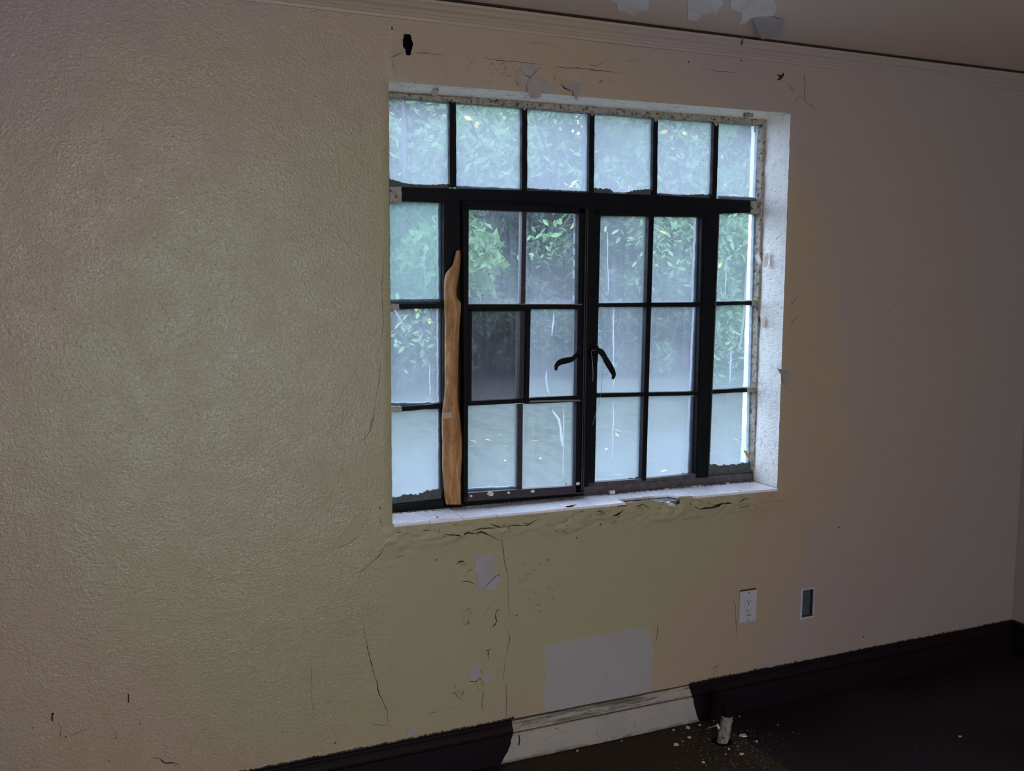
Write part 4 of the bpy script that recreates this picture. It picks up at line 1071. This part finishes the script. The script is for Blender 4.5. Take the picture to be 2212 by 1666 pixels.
# line of dark grit and curls along the sash foot
mb = MB()
for k in range(300):
    X = random.uniform(OX0 + .02, OX1 - .02); Y = .124 - abs(random.gauss(0, .008)); 
    if .95 < X < 1.15: Y -= abs(random.gauss(0, .01))
    Z = warp(X, OZ0) + .0006; r = random.uniform(.0008, .0032); a = random.uniform(0, 6)
    p = Vector((X, Y, Z))
    mb.add([p + Vector((math.cos(a) * r * 1.8, math.sin(a) * r, 0)), p + Vector((math.cos(a + 2) * r, math.sin(a + 2) * r, 0)), p + Vector((math.cos(a + 4) * r, math.sin(a + 4) * r, 0)), p + Vector((0, 0, r * 1.2))],
           [(0, 1, 3), (1, 2, 3), (2, 0, 3)])
tag(mb.build('sill_grit', MOSS), 'dark grit and flaked dirt along the back of the tiled sill', 'debris', kind='stuff')

# ------------------------------------------------------------------ outside: lawn, trees, hanging branches
GZ = -.25
mb = MB(); NG = 60
for i in range(NG + 1):
    for j in range(NG + 1):
        X = -25 + 60 * i / NG; Y = TH + 45 * j / NG
        mb.v.append((X, Y, GZ + .04 * (Y ** 1.1) * .35 + .12 * noise.noise(Vector((X * .4, Y * .4, 0)))))
for i in range(NG):
    for j in range(NG):
        a = i * (NG + 1) + j; mb.f.append((a, a + NG + 1, a + NG + 2, a + 1))
tag(mb.build('ground', LAWN, smooth=True), 'lawn and leaf-strewn earth outside', kind='structure')
def gz(X, Y): return GZ + .04 * (max(Y, 0) ** 1.1) * .35
def leaves(centers, radii, n, size, bias=None):
    """n folded leaf blades in ellipsoid clumps"""
    centers = np.array(centers); radii = np.array(radii)
    pick = rng.integers(0, len(centers), n)
    d = rng.normal(size=(n, 3)); d /= np.linalg.norm(d, axis=1)[:, None]
    rr = rng.uniform(.45, 1, n) ** .6
    P = centers[pick] + d * rr[:, None] * radii[pick]
    a = rng.normal(size=(n, 3)); a[:, 2] -= .5; a /= np.linalg.norm(a, axis=1)[:, None]
    b = np.cross(a, rng.normal(size=(n, 3))); b /= np.linalg.norm(b, axis=1)[:, None]
    s = size * rng.uniform(.6, 1.3, n)[:, None]
    nrm = np.cross(a, b)
    v0 = P - a * s; v1 = P + b * s * .42 + nrm * s * .15; v2 = P + a * s; v3 = P - b * s * .42 + nrm * s * .15
    V_ = np.stack([v0, v1, v2, v3], 1).reshape(-1, 3)
    idx_ = np.arange(n)[:, None] * 4; F_ = np.concatenate([idx_ + [0, 1, 2], idx_ + [0, 2, 3]], 1).reshape(-1, 3)
    return V_, F_
def fast_mesh(name, V_, F_, mat, parent=None):
    me = bpy.data.meshes.new(name); me.vertices.add(len(V_)); me.vertices.foreach_set('co', V_.astype(np.float32).ravel())
    me.loops.add(F_.size); me.loops.foreach_set('vertex_index', F_.astype(np.int32).ravel())
    me.polygons.add(len(F_)); me.polygons.foreach_set('loop_start', np.arange(len(F_), dtype=np.int32) * 3)
    me.update(calc_edges=True); me.materials.append(mat)
    o = bpy.data.objects.new(name, me); COL.objects.link(o)
    if parent: o.parent = parent
    return o
def tree(X, Y, h, r, mat, n, size, label, low=.0, trunk=.10, name='tree'):
    root = empty(name, (X, Y, gz(X, Y))); tag(root, label, 'tree' if name == 'tree' else 'shrub', 'trees and shrubs beyond the window')
    pts = [Vector((0, 0, -.05))]
    for k in range(1, 7): pts.append(Vector((random.uniform(-.1, .1) * k * .4, random.uniform(-.1, .1) * k * .4, h * .8 * k / 6)))
    MB().tube(pts, [trunk * (1 - .12 * k) for k in range(7)], 10).build('trunk', BARK, root, smooth=True)
    cen = []; rad = []
    for k in range(16):
        t = random.uniform(0, 1); z_ = h * (low + (1 - low) * t); rr = r * (1 - .45 * abs(t - .45))
        a = random.uniform(0, 2 * math.pi); q_ = rr * math.sqrt(random.uniform(.1, 1)) * .75
        c0 = (math.cos(a) * q_, math.sin(a) * q_, z_); cen.append(c0); rad.append([rr * random.uniform(.35, .6)] * 2 + [rr * random.uniform(.25, .45)])
        if k < 6:
            st = pts[3 + k % 3]; MB().tube([st, Vector(st).lerp(Vector(c0), .5) + Vector((0, 0, .1)), Vector(c0)], [trunk * .35, trunk * .22, trunk * .08], 6).build('branch', BARK, root, smooth=True)
    V_, F_ = leaves(cen, rad, n, size)
    V_[:, 2] = np.maximum(V_[:, 2], .02)
    fast_mesh('foliage', V_, F_, mat, root)
    return root
TR = []
def outx(px, Y): return U(px, 600, Y).x
TR.append(tree(outx(700, 12), 12.5, 4.8, 2.4, LEAFM, 17000, .085, 'green leafy tree behind the left side panes'))
TR.append(tree(outx(900, 10.5), 10.8, 3.8, 1.9, LEAFL, 17000, .075, 'lighter green tree behind the upper left panes', low=.25))
TR.append(tree(outx(1090, 13), 13.5, 4.8, 2.3, LEAFD, 17000, .09, 'dark dense tree behind the left casement'))
TR.append(tree(outx(1230, 15), 15.5, 5.2, 2.4, LEAFD, 17000, .09, 'dark tree in the depth behind the middle mullion'))
TR.append(tree(outx(1340, 12.5), 12.2, 4.1, 1.8, LEAFM, 17000, .08, 'green tree behind the right casement'))
TR.append(tree(outx(1480, 11), 11.0, 4.1, 1.9, LEAFL, 17000, .075, 'light green tree behind the right mullion', low=.15))
TR.append(tree(outx(1620, 13), 13.0, 4.6, 2.2, LEAFM, 17000, .085, 'green tree behind the right side panes'))
TR.append(tree(outx(1790, 14), 14.0, 4.8, 2.4, LEAFD, 17000, .09, 'dark tree at the far right beyond the jamb'))
TR.append(tree(outx(560, 14), 14.0, 4.8, 2.4, LEAFD, 17000, .09, 'dark tree far left beyond the wall edge'))
for px_, Y, h_, lab in ((420,20,6.4,'far dark tree behind the left end of the lawn'),(640,22,7.0,'far dark tree seen between the two leftmost trees'),(800,19.5,6.6,'far tree filling the gap behind the left side panes'),
        (980,21,7.0,'far tree filling the gap behind the left casement'),(1150,20,6.6,'far dark tree behind the middle of the window'),(1300,22,7.2,'far tree behind the right casement'),
        (1440,20,6.8,'far dark tree behind the right mullion'),(1580,21.5,7.2,'far tree behind the right side panes'),(1740,21,7.2,'far tree beyond the right jamb')):
    tree(outx(px_, Y), Y, h_, 2.6, LEAFD, 12000, .17, lab)
for i, (px_, Y, h_, lab) in enumerate(((1010,10.8,1.5,'low dark shrub at the lawn edge behind the left casement'),(1160,11.6,1.9,'dark shrub between the tree trunks behind the left casement'),
        (1330,10.9,1.3,'small shrub behind the lower right casement'),(1450,10.4,1.5,'leafy shrub at the lawn edge under the light tree'),(870,10.2,1.6,'leafy shrub behind the lower left side pane'),(1600,10.6,1.7,'leafy shrub behind the lower right side pane'))):
    tree(outx(px_, Y), Y, h_, 1.15, (LEAFD, LEAFM)[i % 2], 5000, .06, lab, low=.1, trunk=.04, name='shrub')
# hanging branches near the glass, leaves large enough to pick out
def leaf_mesh():
    L_ = MB(); s = 1.0
    prof = [(-1, 0), (-.55, .26), (0, .40), (.5, .27), (1, 0)]
    for x_, w_ in prof: L_.v += [(x_, w_, .12 * w_), (x_, 0, -.05), (x_, -w_, .12 * w_)]
    for i in range(4):
        a = i * 3; L_.f += [(a, a + 1, a + 4, a + 3), (a + 1, a + 2, a + 5, a + 4)]
    me = bpy.data.meshes.new('leaf'); me.from_pydata(L_.v, [], L_.f); me.update(); return me
LM = {}
for nm, mt in (('m', LEAFM), ('l', LEAFL), ('y', LEAFY)):
    me = leaf_mesh(); me.materials.append(mt); LM[nm] = me
def hanging(pxs, Y, n, size, tr, spread=.16):
    pts = [U(a, b, Y + k * .12) for k, (a, b) in enumerate(pxs)]
    T = Vector(tr.location); st = T + Vector((0, 0, 2.3))
    root = empty('branch', pts[0] - T); root.parent = tr
    class _O: location = pts[0]
    f_ = fine([st, st.lerp(pts[0], .5) + Vector((0, 0, .35))] + pts, 4)
    local(MB().tube(f_, [.022 * (1 - k / len(f_)) + .002 for k in range(len(f_))], 6), 'twig', BARK, _O, smooth=True, parent=root)
    for k in range(n):
        p = f_[random.randrange(8, len(f_))] + Vector([random.gauss(0, spread) for _ in range(3)])
        o = bpy.data.objects.new('leaf', LM['y' if random.random() < .012 else random.choice('mll')]); COL.objects.link(o); o.parent = root
        o.location = p - pts[0]; s = size * random.uniform(.7, 1.3); o.scale = (s, s, s)
        o.rotation_euler = (random.gauss(0, .6), random.uniform(.1, .9), random.uniform(0, 6.28))
hanging([(1290,380),(1250,440),(1215,490),(1190,540)], 6.2, 154, 0.048, TR[3])
hanging([(1360,420),(1400,490),(1440,540)], 6.8, 125, 0.047, TR[4], .2)
hanging([(900,220),(910,270),(890,330)], 6.5, 125, 0.051, TR[1], .2)
hanging([(1000,215),(1050,270),(1110,340)], 6.6, 154, 0.051, TR[2], .2)
hanging([(1150,230),(1180,320),(1240,370)], 6.8, 125, 0.051, TR[3], .16)
hanging([(1430,270),(1480,310),(1520,360)], 6.8, 125, 0.051, TR[5], .16)
hanging([(1560,440),(1570,520),(1555,600)], 7.2, 112, 0.048, TR[6], .16)
hanging([(870,700),(905,720),(915,800)], 7.6, 98, 0.047, TR[0], .2)
hanging([(1600,740),(1570,760),(1560,800)], 7.6, 98, 0.047, TR[6], .16)
# fallen leaves on the lawn
for k in range(46):
    px_ = random.uniform(1010, 1620); py_ = random.uniform(930, 1050)
    d_ = ray(px_, py_); t_ = (GZ + .12 - ZC) / d_.z; p = EYE + d_ * t_
    o = bpy.data.objects.new('fallen_leaf', LM['y' if random.random() < .5 else 'm']); COL.objects.link(o)
    o.location = (p.x, p.y, gz(p.x, p.y) + .12 * noise.noise(Vector((p.x * .4, p.y * .4, 0))) + .02); s = random.uniform(.025, .045); o.scale = (s, s, s); o.rotation_euler = (random.gauss(0, .3), random.gauss(0, .3), random.uniform(0, 6))
    tag(o, 'fallen leaf lying on the lawn outside the window', 'leaf', 'fallen leaves on the lawn')
